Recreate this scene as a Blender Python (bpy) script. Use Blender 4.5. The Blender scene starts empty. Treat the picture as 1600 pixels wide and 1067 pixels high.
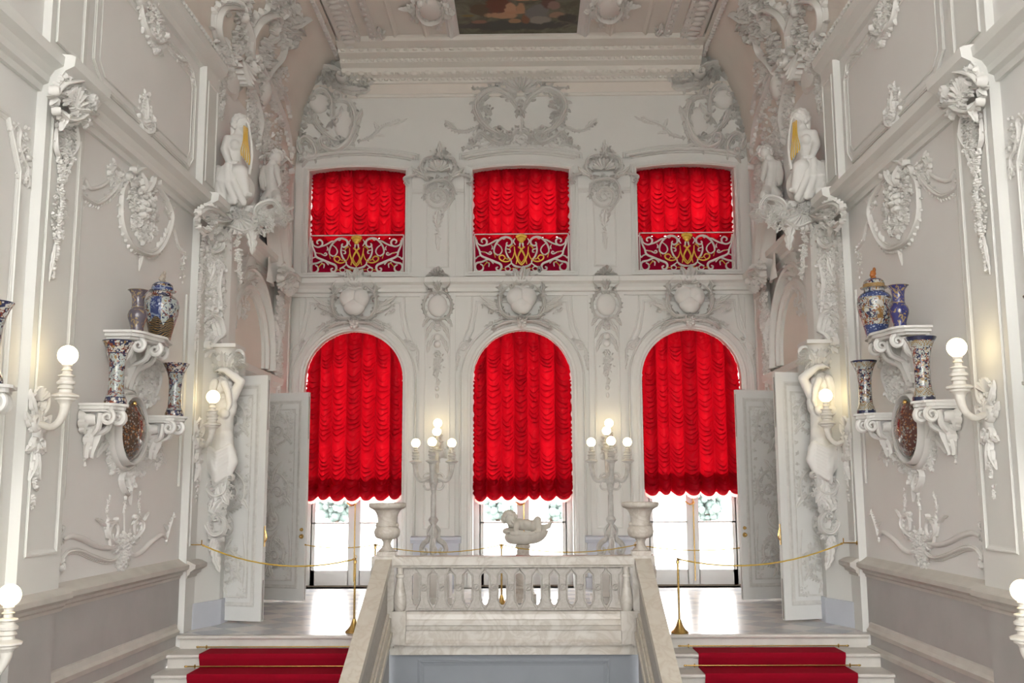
import bpy, math, random
import numpy as np
from mathutils import Vector, Matrix
from mathutils.geometry import tessellate_polygon
PI = math.pi
sc = bpy.context.scene
COL = sc.collection
RNG = random.Random(7)
# ---------------------------------------------------------------- camera
F_PX, PITCH, YAW, ROLL, CX, CH = 1577.9, .1449, -.0146, -.0044, .088, 1.8
_c, _s = math.cos(YAW), math.sin(YAW)
_R0, _F0, _Z = Vector((_c, -_s, 0)), Vector((_s, _c, 0)), Vector((0, 0, 1))
CF = math.cos(PITCH) * _F0 + math.sin(PITCH) * _Z
_U0 = -math.sin(PITCH) * _F0 + math.cos(PITCH) * _Z
CR = math.cos(ROLL) * _R0 + math.sin(ROLL) * _U0
CU = -math.sin(ROLL) * _R0 + math.cos(ROLL) * _U0
CP = Vector((CX, 0, CH))
cd = bpy.data.cameras.new('camera'); cam = bpy.data.objects.new('camera', cd); COL.objects.link(cam)
cd.sensor_width = 36; cd.lens = F_PX / 1600 * 36; cd.clip_end = 500; cd.clip_start = .05
cam.matrix_world = Matrix(((CR.x, CU.x, -CF.x, CP.x), (CR.y, CU.y, -CF.y, CP.y), (CR.z, CU.z, -CF.z, CP.z), (0, 0, 0, 1)))
sc.camera = cam
def ray(px, py): return CF + CR * ((px - 800) / F_PX) - CU * ((py - 533.5) / F_PX)
def at(px, py, X=None, Y=None, Z=None):
    d = ray(px, py)
    t = (X - CP.x) / d.x if X is not None else (Y - CP.y) / d.y if Y is not None else (Z - CP.z) / d.z
    return CP + d * t
# ---------------------------------------------------------------- materials
def mat(name, col, rough=.6, metal=0, bump=0, bscale=30, var=0, vscale=3, spec=.4, trans=0):
    m = bpy.data.materials.new(name); m.use_nodes = True
    nt = m.node_tree; b = nt.nodes['Principled BSDF']
    b.inputs['Base Color'].default_value = (*col, 1); b.inputs['Roughness'].default_value = rough
    b.inputs['Metallic'].default_value = metal; b.inputs['Specular IOR Level'].default_value = spec
    if var or bump:
        tc = nt.nodes.new('ShaderNodeTexCoord')
    if var:
        n = nt.nodes.new('ShaderNodeTexNoise'); n.inputs['Scale'].default_value = vscale; n.inputs['Detail'].default_value = 5
        nt.links.new(tc.outputs['Object'], n.inputs['Vector'])
        r = nt.nodes.new('ShaderNodeValToRGB')
        r.color_ramp.elements[0].position = .3; r.color_ramp.elements[1].position = .7
        r.color_ramp.elements[0].color = (*[c * (1 - var) for c in col], 1); r.color_ramp.elements[1].color = (*[min(1, c * (1 + var * .5)) for c in col], 1)
        nt.links.new(n.outputs['Fac'], r.inputs['Fac']); nt.links.new(r.outputs['Color'], b.inputs['Base Color'])
    if bump:
        n2 = nt.nodes.new('ShaderNodeTexNoise'); n2.inputs['Scale'].default_value = bscale; n2.inputs['Detail'].default_value = 4
        nt.links.new(tc.outputs['Object'], n2.inputs['Vector'])
        bp = nt.nodes.new('ShaderNodeBump'); bp.inputs['Strength'].default_value = bump; bp.inputs['Distance'].default_value = .01
        nt.links.new(n2.outputs['Fac'], bp.inputs['Height']); nt.links.new(bp.outputs['Normal'], b.inputs['Normal'])
    return m
class NT:
    """tiny node helper"""
    def __init__(s, name, rough=.3):
        s.m = bpy.data.materials.new(name); s.m.use_nodes = True; s.t = s.m.node_tree
        s.b = s.t.nodes['Principled BSDF']; s.b.inputs['Roughness'].default_value = rough
        s.tc = s.t.nodes.new('ShaderNodeTexCoord')
    def n(s, typ, props=None, **ins):
        k = s.t.nodes.new('ShaderNode' + typ)
        for a, v in (props or {}).items(): setattr(k, a, v)
        for a, v in ins.items():
            a = a.replace('_', ' ')
            i = k.inputs[int(a[1:])] if a[0] == 'i' and a[1:].isdigit() else k.inputs[a]
            if isinstance(v, bpy.types.NodeSocket): s.t.links.new(v, i)
            else: i.default_value = v
        return k
    def math(s, op, a, b=0.0): return s.n('Math', {'operation': op}, i0=a, i1=b).outputs[0]
    def mix(s, f, a, b):
        k = s.t.nodes.new('ShaderNodeMix'); k.data_type = 'RGBA'
        for i, v in ((0, f), (6, a), (7, b)):
            if isinstance(v, bpy.types.NodeSocket): s.t.links.new(v, k.inputs[i])
            else: k.inputs[i].default_value = v if i == 0 else (*v, 1)
        return k.outputs[2]
    def ramp(s, f, stops, const=True):
        k = s.t.nodes.new('ShaderNodeValToRGB'); cr = k.color_ramp
        if const: cr.interpolation = 'CONSTANT'
        while len(cr.elements) < len(stops): cr.elements.new(.5)
        for e, (p, c) in zip(cr.elements, stops): e.position = p; e.color = (*c, 1)
        s.t.links.new(f, k.inputs[0]); return k.outputs[0]
    def out(s, c): s.t.links.new(c, s.b.inputs['Base Color']); return s.m
PL = mat('white_plaster', (.82, .822, .795), .7, bump=.06, bscale=60, var=.025, vscale=1.2)
PL_LIT = mat('lightened_white_plaster', (.89, .885, .87), .7, bump=.06, bscale=60, var=.02, vscale=1.2)  # white plaster lightened to make up for weak light on the side walls
CAND = mat('silvery_white_lacquer', (.60, .59, .56), .32, var=.25, vscale=9)
PLO = mat('stucco', (.83, .82, .795), .7, bump=.05, bscale=80)
PEACH = mat('peach_plaster', (.85, .795, .735), .75, var=.04, vscale=1.5)
CEIL = mat('ceiling_plaster', (.85, .825, .775), .75, var=.04, vscale=.8)
DADO = mat('grey_dado_paint', (.43, .42, .41), .55, bump=.12, bscale=12, var=.07, vscale=2)
BLUE = mat('blue_grey_paint', (.60, .625, .69), .6, var=.04)
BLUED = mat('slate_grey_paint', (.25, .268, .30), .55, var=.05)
STEPM = mat('pale_step_marble', (.70, .67, .63), .35, var=.10, vscale=5)
GOLD = mat('gilding', (.80, .52, .13), .35, 1, bump=.1, bscale=60)
GILT = mat('gilt_paint', (.70, .44, .06), .4, .35)
BRASS = mat('polished_brass', (.60, .40, .14), .25, 1)
ROPE = mat('golden_rope', (.55, .36, .05), .7)
CARPET = mat('crimson_carpet', (.30, .004, .018), .95, bump=.5, bscale=300, spec=.1)
DOORW = mat('door_paint', (.74, .74, .72), .5, var=.03, vscale=4)
DOORM = mat('door_stucco_relief', (.66, .65, .62), .6, var=.10, vscale=14)
FRAMEW = mat('window_paint', (.80, .80, .79), .5)
CREAM = mat('sconce_paint', (.80, .77, .71), .45, var=.05, vscale=20)
IRONW = mat('white_ironwork', (.74, .71, .68), .45)
BLACK = mat('black_rubber', (.02, .02, .02), .6)
GREYP = mat('grey_plastic', (.32, .32, .33), .5)
CUPID = mat('aged_marble', (.66, .63, .57), .55, bump=.1, bscale=50, var=.08, vscale=12)
def marble(name, a, b, rough, sc_=3.0):
    t = NT(name, rough)
    nz = t.n('TexNoise', Vector=t.tc.outputs['Object'], Scale=sc_, Detail=8.0, Distortion=1.6)
    v = t.math('ABSOLUTE', t.math('SUBTRACT', nz.outputs['Fac'], .5))
    c = t.ramp(v, [(0, b), (.05, [x * .6 + y * .4 for x, y in zip(a, b)]), (.12, a), (1, [x * 1.03 for x in a])], False)
    st = t.n('TexNoise', Vector=t.tc.outputs['Object'], Scale=1.3, Detail=3.0)
    k = t.ramp(st.outputs['Fac'], [(.60, (0, 0, 0)), (.78, (.22, .22, .22))], False)
    return t.out(t.mix(k, c, (.58, .46, .33)))
MARB = marble('veined_marble', (.62, .59, .545), (.50, .46, .41), .35)
MARBR = marble('rail_marble', (.64, .595, .52), (.57, .51, .43), .35)
MARBG = marble('grey_marble_panel', (.46, .435, .405), (.39, .36, .325), .5, 9)
URNM = marble('urn_marble', (.58, .54, .49), (.48, .43, .375), .5, 6)
def floor_mat():
    t = NT('checkered_marble', .24)
    mp = t.n('Mapping', Vector=t.tc.outputs['Object'], Rotation=(0, 0, PI / 4), Scale=(1 / .46, 1 / .46, 1))
    ch = t.n('TexChecker', Vector=mp.outputs[0], Scale=1.0)
    nz = t.n('TexNoise', Vector=t.tc.outputs['Object'], Scale=4.0, Detail=8.0, Distortion=1.2)
    light = t.ramp(nz.outputs['Fac'], [(.3, (.72, .71, .69)), (.7, (.82, .81, .80))], False)
    dark = t.ramp(nz.outputs['Fac'], [(.3, (.50, .515, .55)), (.7, (.61, .63, .66))], False)
    return t.out(t.mix(ch.outputs['Fac'], light, dark))
FLOORM = floor_mat()
def glow(name, col, st):
    m = bpy.data.materials.new(name); m.use_nodes = True; nt = m.node_tree
    b = nt.nodes['Principled BSDF']; b.inputs['Base Color'].default_value = (.9, .88, .8, 1)
    b.inputs['Emission Color'].default_value = (*col, 1); b.inputs['Emission Strength'].default_value = st
    return m
GLOBE = glow('lit_opal_glass', (1, .80, .42), 8)
def glass_mat():
    m = bpy.data.materials.new('window_glass'); m.use_nodes = True; nt = m.node_tree; nt.nodes.clear()
    o = nt.nodes.new('ShaderNodeOutputMaterial'); mx = nt.nodes.new('ShaderNodeMixShader'); mx.inputs[0].default_value = .05
    tr = nt.nodes.new('ShaderNodeBsdfTransparent'); g = nt.nodes.new('ShaderNodeBsdfGlossy'); g.inputs['Roughness'].default_value = .02
    nt.links.new(tr.outputs[0], mx.inputs[1]); nt.links.new(g.outputs[0], mx.inputs[2]); nt.links.new(mx.outputs[0], o.inputs[0])
    return m
GLASS = glass_mat()
def cloth(name, dcol, tcol, f, gl=.06):
    m = bpy.data.materials.new(name); m.use_nodes = True; nt = m.node_tree; nt.nodes.clear()
    o = nt.nodes.new('ShaderNodeOutputMaterial'); mx = nt.nodes.new('ShaderNodeMixShader'); mx.inputs[0].default_value = f
    d = nt.nodes.new('ShaderNodeBsdfDiffuse'); d.inputs[0].default_value = (*dcol, 1)
    t = nt.nodes.new('ShaderNodeBsdfTranslucent'); t.inputs[0].default_value = (*tcol, 1)
    g = nt.nodes.new('ShaderNodeBsdfGlossy'); g.inputs['Roughness'].default_value = .42; g.inputs[0].default_value = (1, .25, .25, 1)
    m2 = nt.nodes.new('ShaderNodeMixShader'); m2.inputs[0].default_value = gl
    nt.links.new(d.outputs[0], mx.inputs[1]); nt.links.new(t.outputs[0], mx.inputs[2])
    nt.links.new(mx.outputs[0], m2.inputs[1]); nt.links.new(g.outputs[0], m2.inputs[2]); nt.links.new(m2.outputs[0], o.inputs[0])
    return m
SILK = cloth('red_silk', (.33, .001, .010), (.35, .002, .006), .42, .02)
FRINGE = cloth('pale_red_fringe', (.75, .25, .22), (.95, .55, .50), .6, .02)
CRIM = mat('crimson_cloth', (.32, .002, .03), .9, spec=.1)
# ---------------------------------------------------------------- mesh builder
class MB:
    def __init__(s): s.v = []; s.f = []
    def add(s, vs, fs):
        o = len(s.v); s.v += [tuple(p) for p in vs]; s.f += [tuple(i + o for i in q) for q in fs]
    def grid(s, rows, cu=False, cv=False):
        n, m = len(rows), len(rows[0]); fs = []
        for i in range(n if cu else n - 1):
            for j in range(m if cv else m - 1):
                i2, j2 = (i + 1) % n, (j + 1) % m
                fs.append((i * m + j, i * m + j2, i2 * m + j2, i2 * m + j))
        s.add([p for r in rows for p in r], fs)
    def box(s, a, b):
        x0, y0, z0 = [min(p, q) for p, q in zip(a, b)]; x1, y1, z1 = [max(p, q) for p, q in zip(a, b)]
        s.add([(x0, y0, z0), (x1, y0, z0), (x1, y1, z0), (x0, y1, z0), (x0, y0, z1), (x1, y0, z1), (x1, y1, z1), (x0, y1, z1)],
              [(3, 2, 1, 0), (4, 5, 6, 7), (0, 1, 5, 4), (1, 2, 6, 5), (2, 3, 7, 6), (3, 0, 4, 7)])
    def prism(s, foot, z0, z1):
        n = len(foot); s.add([(x, y, z0) for x, y in foot] + [(x, y, z1) for x, y in foot],
            [tuple(reversed(range(n))), tuple(range(n, 2 * n))] + [(i, (i + 1) % n, n + (i + 1) % n, n + i) for i in range(n)])
    def loft(s, secs, closed=True, caps=True):
        s.grid(secs, cv=closed)
        if caps and closed:
            n = len(secs[0]); o = len(s.v) - n * len(secs)
            s.f.append(tuple(o + i for i in reversed(range(n)))); s.f.append(tuple(o + n * (len(secs) - 1) + i for i in range(n)))
    def lathe(s, prof, c, seg=24, scallop=None):
        rows = []
        for r, z in prof:
            rows.append([(c[0] + r * (1 + (scallop(k * 2 * PI / seg, z) if scallop else 0)) * math.cos(k * 2 * PI / seg), c[1] + r * (1 + (scallop(k * 2 * PI / seg, z) if scallop else 0)) * math.sin(k * 2 * PI / seg), c[2] + z) for k in range(seg)])
        s.loft(rows)
    def ball(s, c, r, n=8, m=6, R=None):
        r = (r, r, r) if not hasattr(r, '__len__') else r; rows = []
        for i in range(1, m):
            th = PI * i / m
            rows.append([Vector((r[0] * math.sin(th) * math.cos(2 * PI * j / n), r[1] * math.sin(th) * math.sin(2 * PI * j / n), r[2] * math.cos(th))) for j in range(n)])
        top, bot = Vector((0, 0, r[2])), Vector((0, 0, -r[2]))
        pts = [p for q in rows for p in q] + [top, bot]
        if R is not None: pts = [R @ p for p in pts]
        c = Vector(c); k = (m - 1) * n; fs = []
        for i in range(m - 2):
            for j in range(n): fs.append((i * n + j, (i + 1) * n + j, (i + 1) * n + (j + 1) % n, i * n + (j + 1) % n))
        for j in range(n): fs.append((k, j, (j + 1) % n)); fs.append((k + 1, (m - 2) * n + (j + 1) % n, (m - 2) * n + j))
        s.add([p + c for p in pts], fs)
    def tube(s, pts, r, n=8, smooth=True, caps=True):
        """round tube along 3-D points; r a number or a list"""
        pts = [Vector(p) for p in pts]; rs = r if hasattr(r, '__len__') else [r] * len(pts)
        if smooth and len(pts) > 2: pts, rs = crom(pts, rs, 5)
        secs = []; up = None
        for i, p in enumerate(pts):
            t = (pts[min(i + 1, len(pts) - 1)] - pts[max(i - 1, 0)]).normalized()
            if up is None: up = Vector((0, 0, 1)) if abs(t.z) < .9 else Vector((0, 1, 0))
            a = t.cross(up)
            if a.length < 1e-4: a = t.orthogonal()
            a.normalize(); b = a.cross(t).normalized(); up = b
            secs.append([p + (a * math.cos(2 * PI * k / n) + b * math.sin(2 * PI * k / n)) * rs[i] for k in range(n)])
        s.loft(secs, caps=caps)
    def poly(s, outer, holes, mp, depth=None):
        """flat polygon with holes in 2-D, mapped by mp(u,v,h); depth extrudes the hole rims and the outline backwards"""
        loops = [outer] + holes; flat = [p for l in loops for p in l]
        tris = tessellate_polygon([[Vector((u, v, 0)) for u, v in l] for l in loops])
        s.add([mp(u, v, 0) for u, v in flat], tris)
        if depth:
            for l in loops:
                n = len(l); s.add([mp(u, v, 0) for u, v in l] + [mp(u, v, -depth) for u, v in l], [(i, (i + 1) % n, n + (i + 1) % n, n + i) for i in range(n)])
def crom(pts, rs, k):
    P, Rr = [], []
    n = len(pts)
    for i in range(n - 1):
        a, b, c, d = pts[max(i - 1, 0)], pts[i], pts[i + 1], pts[min(i + 2, n - 1)]
        for j in range(k):
            t = j / k
            P.append(.5 * ((2 * b) + (c - a) * t + (2 * a - 5 * b + 4 * c - d) * t * t + (3 * b - a - 3 * c + d) * t ** 3)); Rr.append(rs[i] * (1 - t) + rs[i + 1] * t)
    return P + [pts[-1]], Rr + [rs[-1]]
def obj(mb, name, m, parent=None, smooth=True, org=None, ang=.7):
    """link a builder as ONE mesh object; parts are stored relative to their parent, top-level things get their origin at their base"""
    V = np.array(mb.v, dtype=np.float64)
    if parent is not None: o0 = np.array(world_loc(parent))
    elif org is not None: o0 = np.array(org)
    else: lo, hi = V.min(0), V.max(0); o0 = np.array(((lo[0] + hi[0]) / 2, (lo[1] + hi[1]) / 2, lo[2]))
    me = bpy.data.meshes.new(name); me.from_pydata((V - o0).tolist(), [], mb.f); me.update()
    me.materials.append(m)
    if smooth:
        me.shade_smooth()
        if ang:
            try: me.set_sharp_from_angle(angle=ang)
            except Exception: pass
    o = bpy.data.objects.new(name, me); COL.objects.link(o)
    if parent is not None: o.parent = parent
    else: o.location = o0
    return o
def world_loc(o):
    p = Vector(o.location)
    while o.parent is not None: o = o.parent; p = p + Vector(o.location)
    return p
def tag(o, label, cat, group=None):
    o['label'] = label; o['category'] = cat
    if group: o['group'] = group
    return o
def thing(name, loc, label, cat, group=None):
    o = bpy.data.objects.new(name, None); COL.objects.link(o); o.location = loc; o.empty_display_size = .1
    return tag(o, label, cat, group)
def struct(mb, name, m, parent=None, smooth=False):
    o = obj(mb, name, m, parent, smooth)
    if parent is None: o['kind'] = 'structure'
    return o
def sroot(name, loc=(0, 0, 0)):
    o = bpy.data.objects.new(name, None); COL.objects.link(o); o.location = loc; o['kind'] = 'structure'; return o
def dup(root, loc=None, label=None, mirror=False, rotz=None):
    r = root.copy(); COL.objects.link(r)
    if loc is not None: r.location = loc
    if mirror:
        if loc is None: r.location.x = -r.location.x
        r.scale.x = -r.scale.x; r.rotation_euler.z = -r.rotation_euler.z
    if rotz is not None: r.rotation_euler.z = rotz
    if label: r['label'] = label
    for ch in list(root.children):
        c = ch.copy(); COL.objects.link(c); c.parent = r
        for g in list(ch.children):
            d = g.copy(); COL.objects.link(d); d.parent = c
    return r
# ---------------------------------------------------------------- relief planes and stucco ornament
class Pl:
    def __init__(s, O, U, V, N, flip=False):
        s.O, s.U, s.V, s.N = Vector(O), Vector(U).normalized(), Vector(V).normalized(), Vector(N).normalized(); s.u0 = None
    def px(s, x, y):
        d = ray(x, y); t = (s.O - CP).dot(s.N) / d.dot(s.N); q = CP + d * t - s.O
        return Vector((q.dot(s.U), q.dot(s.V)))
    def p(s, u, v, h):
        if s.u0 is not None: u = 2 * s.u0 - u
        return s.O + s.U * u + s.V * v + s.N * max(h, .004)
    def refl(s, u0):
        q = Pl(s.O, s.U, s.V, s.N); q.u0 = u0; return q
    def off(s, d):
        return Pl(s.O + s.N * d, s.U, s.V, s.N)
YE = 18.94; XW = 4.4
PE = Pl((0, YE, 0), (1, 0, 0), (0, 0, 1), (0, -1, 0))
PW = Pl((-XW, 0, 0), (0, 1, 0), (0, 0, 1), (1, 0, 0))
def v2(p): return Vector((p[0], p[1]))
GROOVE = [(-1, 0), (-.97, .42), (-.84, .55), (-.68, .50), (-.60, .30), (-.50, .72), (-.25, .98), (0, .95), (.18, .70), (.28, .34), (.40, .48), (.58, .50), (.68, .26), (.80, .34), (.95, .26), (1, 0)]
KS = 1.0
ROUND = [(-1, 0), (-.85, .53), (-.5, .87), (0, 1), (.5, .87), (.85, .53), (1, 0)]
STEP = [(-1, 0), (-1, .5), (-.72, .62), (-.6, 1), (-.2, 1), (0, .66), (.35, .5), (.6, .3), (.9, .25), (1, 0)]
def otube(mb, pl, pts, w, h, prof=ROUND, taper=.45, smooth=True, closed=False, lift=0):
    pts = [v2(p) for p in pts]
    if smooth and len(pts) > 2: pts, _ = crom(pts, [1] * len(pts), 5)
    n = len(pts); rows = []
    for i in range(n):
        a, b = (pts[i - 1] if closed or i else pts[0]), (pts[(i + 1) % n] if closed or i < n - 1 else pts[-1])
        d1 = (pts[i] - a); d2 = (b - pts[i])
        d1 = d1.normalized() if d1.length > 1e-9 else d2.normalized(); d2 = d2.normalized() if d2.length > 1e-9 else d1
        t = (d1 + d2)
        t = t.normalized() if t.length > 1e-6 else d1
        q = Vector((-t.y, t.x)); m = 1 / max(.4, q.dot(Vector((-d1.y, d1.x)))) if not smooth else 1
        s = 1 if closed else 1 - taper * abs(2 * i / (n - 1) - 1) ** 2
        rows.append([pl.p(*(pts[i] + q * (x * w * s * m)), y * h * (1 if not smooth else s) + lift) for x, y in prof])
    mb.grid(rows, cu=closed)
def spiral(c, r, a0, turns, d=1, n=None, r1=.12):
    n = n or max(8, int(turns * 14)); out = []
    for i in range(n + 1):
        t = i / n; rr = r * ((1 - t) + r1 * t); a = a0 + d * 2 * PI * turns * t
        out.append((c[0] + rr * math.cos(a), c[1] + rr * math.sin(a)))
    return out
def oleaf(mb, pl, a, b, w, h, curl=.3, lobes=3, base=0.0):
    a, b = v2(a), v2(b); L = (b - a).length
    if L < 1e-4: return
    an = math.atan2(b.y - a.y, b.x - a.x) - curl / 2; nu = 4 * lobes; rows = []; p = a.copy()
    for i in range(nu + 1):
        t = i / nu; ang = an + curl * t; q = Vector((-math.sin(ang), math.cos(ang)))
        ww = w * (math.sin(PI * min(1, .12 + t * .88)) ** .7) * (1 - .35 * (i % 4 == 0) - .1 * (i % 4 == 3)) * (1 if t < .97 else .3)
        hh = base + h * (.35 + .65 * math.sin(PI * t ** .8)) + h * .4 * max(0, t - .75)
        rows.append([pl.p(*(p + q * (x * ww)), hh * y) for x, y in ((-1, .15), (-.62, .75), (-.22, .55), (0, 1.0), (.22, .55), (.62, .75), (1, .15))])
        p = p + Vector((math.cos(ang), math.sin(ang))) * (L / nu)
    mb.grid(rows)
def oblob(mb, pl, c, ru, rv, rh, n=10, m=4, h0=0.0):
    c = v2(c); rows = []
    for i in range(m + 1):
        th = PI / 2 * i / m
        rows.append([pl.p(c.x + ru * math.cos(th) * math.cos(2 * PI * j / n), c.y + rv * math.cos(th) * math.sin(2 * PI * j / n), h0 + rh * math.sin(th)) for j in range(n)])
    mb.grid(rows, cv=True)
def oflower(mb, pl, c, r, h, k=6):
    c = v2(c); a0 = RNG.random() * 6
    for i in range(k):
        a = a0 + i * 2 * PI / k
        oblob(mb, pl, (c.x + r * .6 * math.cos(a), c.y + r * .6 * math.sin(a)), r * .44, r * .44, h * .8, 7, 3)
    oblob(mb, pl, c, r * .34, r * .34, h * 1.15, 7, 3)
def oshell(mb, pl, c, R, a0, a1, n, h):
    c = v2(c); rows = []
    for i in range(n * 4 + 1):
        t = i / (n * 4); a = a0 + (a1 - a0) * t; k = abs(math.sin(PI * n * t))
        R1 = R * (.86 + .14 * k); rows.append([pl.p(c.x + R1 * s * math.cos(a), c.y + R1 * s * math.sin(a), h * (.3 + .7 * s) * (.45 + .55 * k) * (1 if s < .98 else .2)) for s in (.15, .35, .6, .85, .97, 1)])
    mb.grid(rows)
def ogarland(mb, pl, pts, r, dens=1.0):
    r = r * .8; P, _ = crom([v2(p) for p in pts], [1] * len(pts), 8); L = sum((P[i + 1] - P[i]).length for i in range(len(P) - 1))
    n = max(2, int(L / (r * .95) * dens))
    for i in range(n):
        t = i / (n - 1); p = P[int(t * (len(P) - 1))]; rr = r * (.55 + .45 * math.sin(PI * (.15 + .75 * t))) * RNG.uniform(.8, 1.2)
        q = p + Vector((RNG.uniform(-.5, .5), RNG.uniform(-.3, .3))) * rr
        k = RNG.random()
        for _ in range(2):
            a = RNG.uniform(0, 2 * PI); oleaf(mb, pl, q, q + Vector((math.cos(a), math.sin(a))) * rr * 1.5, rr * .42, rr * .5, RNG.uniform(-1, 1), 2)
        if k < .7: oflower(mb, pl, q, rr * .75, rr * .8, RNG.choice((5, 6)))
        else: oblob(mb, pl, q, rr * .55, rr * .55, rr * .8, 8, 3)
def orocaille(mb, pl, pts, w, h, side=1, fr=1.0):
    """moulded scroll with a frill of curling leaves along one side"""
    otube(mb, pl, pts, w, h, GROOVE, .5)
    P, _ = crom([v2(p) for p in pts], [1] * len(pts), 6); acc = 0; step = w * 1.5
    for i in range(1, len(P) - 1):
        acc += (P[i] - P[i - 1]).length
        if acc > step:
            acc = 0; t = (P[i + 1] - P[i - 1]).normalized(); q = Vector((-t.y, t.x)) * side
            l = w * RNG.uniform(1.0, 1.8) * fr
            if RNG.random() < .45: oleaf(mb, pl, P[i] - q * w * .6, P[i] - q * w * RNG.uniform(1.3, 2.0) + t * w * 1.2, w * .36, h * .6, .8 * side, 2)
            oleaf(mb, pl, P[i] + q * w * .5, P[i] + q * (w * .5 + l) + t * l * .55, w * .42 * fr, h * .6, -.9 * side, 2)
    for e, d in ((P[-1], P[-1] - P[-3]), (P[0], P[0] - P[2])):      # each scroll ends in a little volute and a burst of leaves
        a = math.atan2(d.y, d.x); q = Vector((-math.sin(a), math.cos(a))) * -side
        otube(mb, pl, spiral(e + q * w * .9, w * 1.1, math.atan2(-q.y, -q.x), 1.3, -side if e is P[-1] else side), w * .42, h * .95, ROUND, .5)
        for k in range(3): b = a + (k - 1) * .7; oleaf(mb, pl, e, e + Vector((math.cos(b), math.sin(b))) * w * RNG.uniform(1.8, 2.8), w * .5, h * .7, RNG.uniform(-1, 1), 2)
def ocluster(mb, pl, c, ru, rv, n, r, h):
    c = v2(c); n = int(n * 2.2); r = r * .62; h = h * .62
    for i in range(n):
        a = RNG.uniform(0, 2 * PI); s = math.sqrt(RNG.random()); p = c + Vector((ru * s * math.cos(a), rv * s * math.sin(a)))
        k = RNG.random(); b = a + RNG.uniform(-1, 1); rr = r * RNG.uniform(.7, 1.3)
        if k < .6: oleaf(mb, pl, p, p + Vector((math.cos(b), math.sin(b))) * rr * 2, rr * .6, h * RNG.uniform(.6, 1.2), RNG.uniform(-1.4, 1.4), 2)
        elif k < .8: otube(mb, pl, spiral(p, rr, b, 1.1, RNG.choice((-1, 1))), rr * .25, h * .9, ROUND, .5)
        else: oflower(mb, pl, p, rr * .7, h)
def orn(mb, pl, spec, k=1.0, raw=None):
    k0 = k; k = k0 * KS
    """a list of strokes given in photo pixels that are laid onto the relief plane"""
    X = (lambda p: Vector((p[0] + raw[0], p[1] + raw[1]))) if raw else (lambda p: pl.px(*p))
    for s in spec:
        t = s[0]
        if t == 't': otube(mb, pl, [X(p) for p in s[1]], s[2] * k, s[3] * k, GROOVE if s[2] * k > .035 else ROUND)
        elif t == 'r': orocaille(mb, pl, [X(p) for p in s[1]], s[2] * k, s[3] * k, s[4] if len(s) > 4 else 1, s[5] if len(s) > 5 else 1.0)
        elif t == 'v': otube(mb, pl, spiral(X(s[1]), s[2] * k0, s[3], s[4], s[5]), s[6] * k, s[6] * k * 1.1, GROOVE if s[6] * k > .035 else ROUND, .6)
        elif t == 'a': oleaf(mb, pl, X(s[1]), X(s[2]), s[3] * k, s[4] * k, s[5], s[6] if len(s) > 6 else 3)
        elif t == 'f': oflower(mb, pl, X(s[1]), s[2] * k, s[2] * k * .9)
        elif t == 'b': oblob(mb, pl, X(s[1]), s[2] * k0, s[3] * k0, s[4] * k, 14, 6)
        elif t == 'h': oshell(mb, pl, X(s[1]), s[2] * (k0 + k) / 2, s[3], s[4], s[5], s[6] * k)
        elif t == 'g': ogarland(mb, pl, [X(p) for p in s[1]], s[2] * k)
        elif t == 'c': ocluster(mb, pl, X(s[1]), s[2] * k0, s[3] * k0, int(s[4] / KS ** 1.4), s[5] * k, s[6] * k)
def rect(u0, v0, u1, v1): return [(u0, v0), (u1, v0), (u1, v1), (u0, v1)]
def mold(mb, pl, pts, w, h, prof=STEP, closed=True): otube(mb, pl, pts, w, h, prof, 0, False, closed)
def arc(c, r, a0, a1, n=24): return [(c[0] + r * math.cos(a0 + (a1 - a0) * i / n), c[1] + r * math.sin(a0 + (a1 - a0) * i / n)) for i in range(n + 1)]
def extr(mb, prof, A, B, N, mit0=0, mit1=0):
    """moulding: profile of (projection, height) swept from A to B; N points out of the wall; mitres shift the ends by projection"""
    A, B, N = Vector(A), Vector(B), Vector(N); T = (B - A).normalized(); Zv = Vector((0, 0, 1))
    r0 = [A + N * d + Zv * z + T * d * mit0 for d, z in prof]; r1 = [B + N * d + Zv * z - T * d * mit1 for d, z in prof]
    mb.loft([r0, r1])
# ---------------------------------------------------------------- setting
YF = 12.97
def mir(o, name=None):
    r = dup(o, mirror=True)
    if name: r.name = name
    return r
ntrim = [0]
def trim(mb, m=None, parent=None, smooth=False):
    ntrim[0] += 1; return struct(mb, 'trim_%d' % ntrim[0], m or PL, parent, smooth)
def trim2(mb, m=None, smooth=False): mir(trim(mb, m, None, smooth), 'trim_%d' % (ntrim[0] + 1)); ntrim[0] += 1
XC = (-3.18, 0.0, 3.18); AW, AZ = .93, 3.85; WW, WZ0, WZ1 = .94, 5.905, 7.945
def archpts(w, z0, cz, cx=0, n=28): return [(cx - w, z0)] + [(cx + w * math.cos(PI - PI * i / n), cz + w * math.sin(PI - PI * i / n)) for i in range(n + 1)] + [(cx + w, z0)]
def segpts(w, z0, z1, rise, cx=0, n=12): return [(cx - w, z0)] + [(cx - w + 2 * w * i / n, z1 + rise * (1 - (2 * i / n - 1) ** 2)) for i in range(n + 1)] + [(cx + w, z0)]
m = MB(); mpE = lambda u, v, h: (u, YE - h, v)
m.poly([(-4.7, -.3), (4.7, -.3), (4.7, 10.6), (-4.7, 10.6)], [archpts(AW, .0, AZ, c) for c in XC] + [segpts(WW, WZ0, WZ1, .085, c) for c in XC], mpE, .42)
struct(m, 'wall_end', PL)
mpL = lambda u, v, h: (-XW + h, u, v)
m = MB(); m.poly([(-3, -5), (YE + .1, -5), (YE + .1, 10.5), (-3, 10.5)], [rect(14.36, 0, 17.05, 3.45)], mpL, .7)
wl = struct(m, 'wall_left', PL_LIT); mir(wl, 'wall_right')
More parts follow.
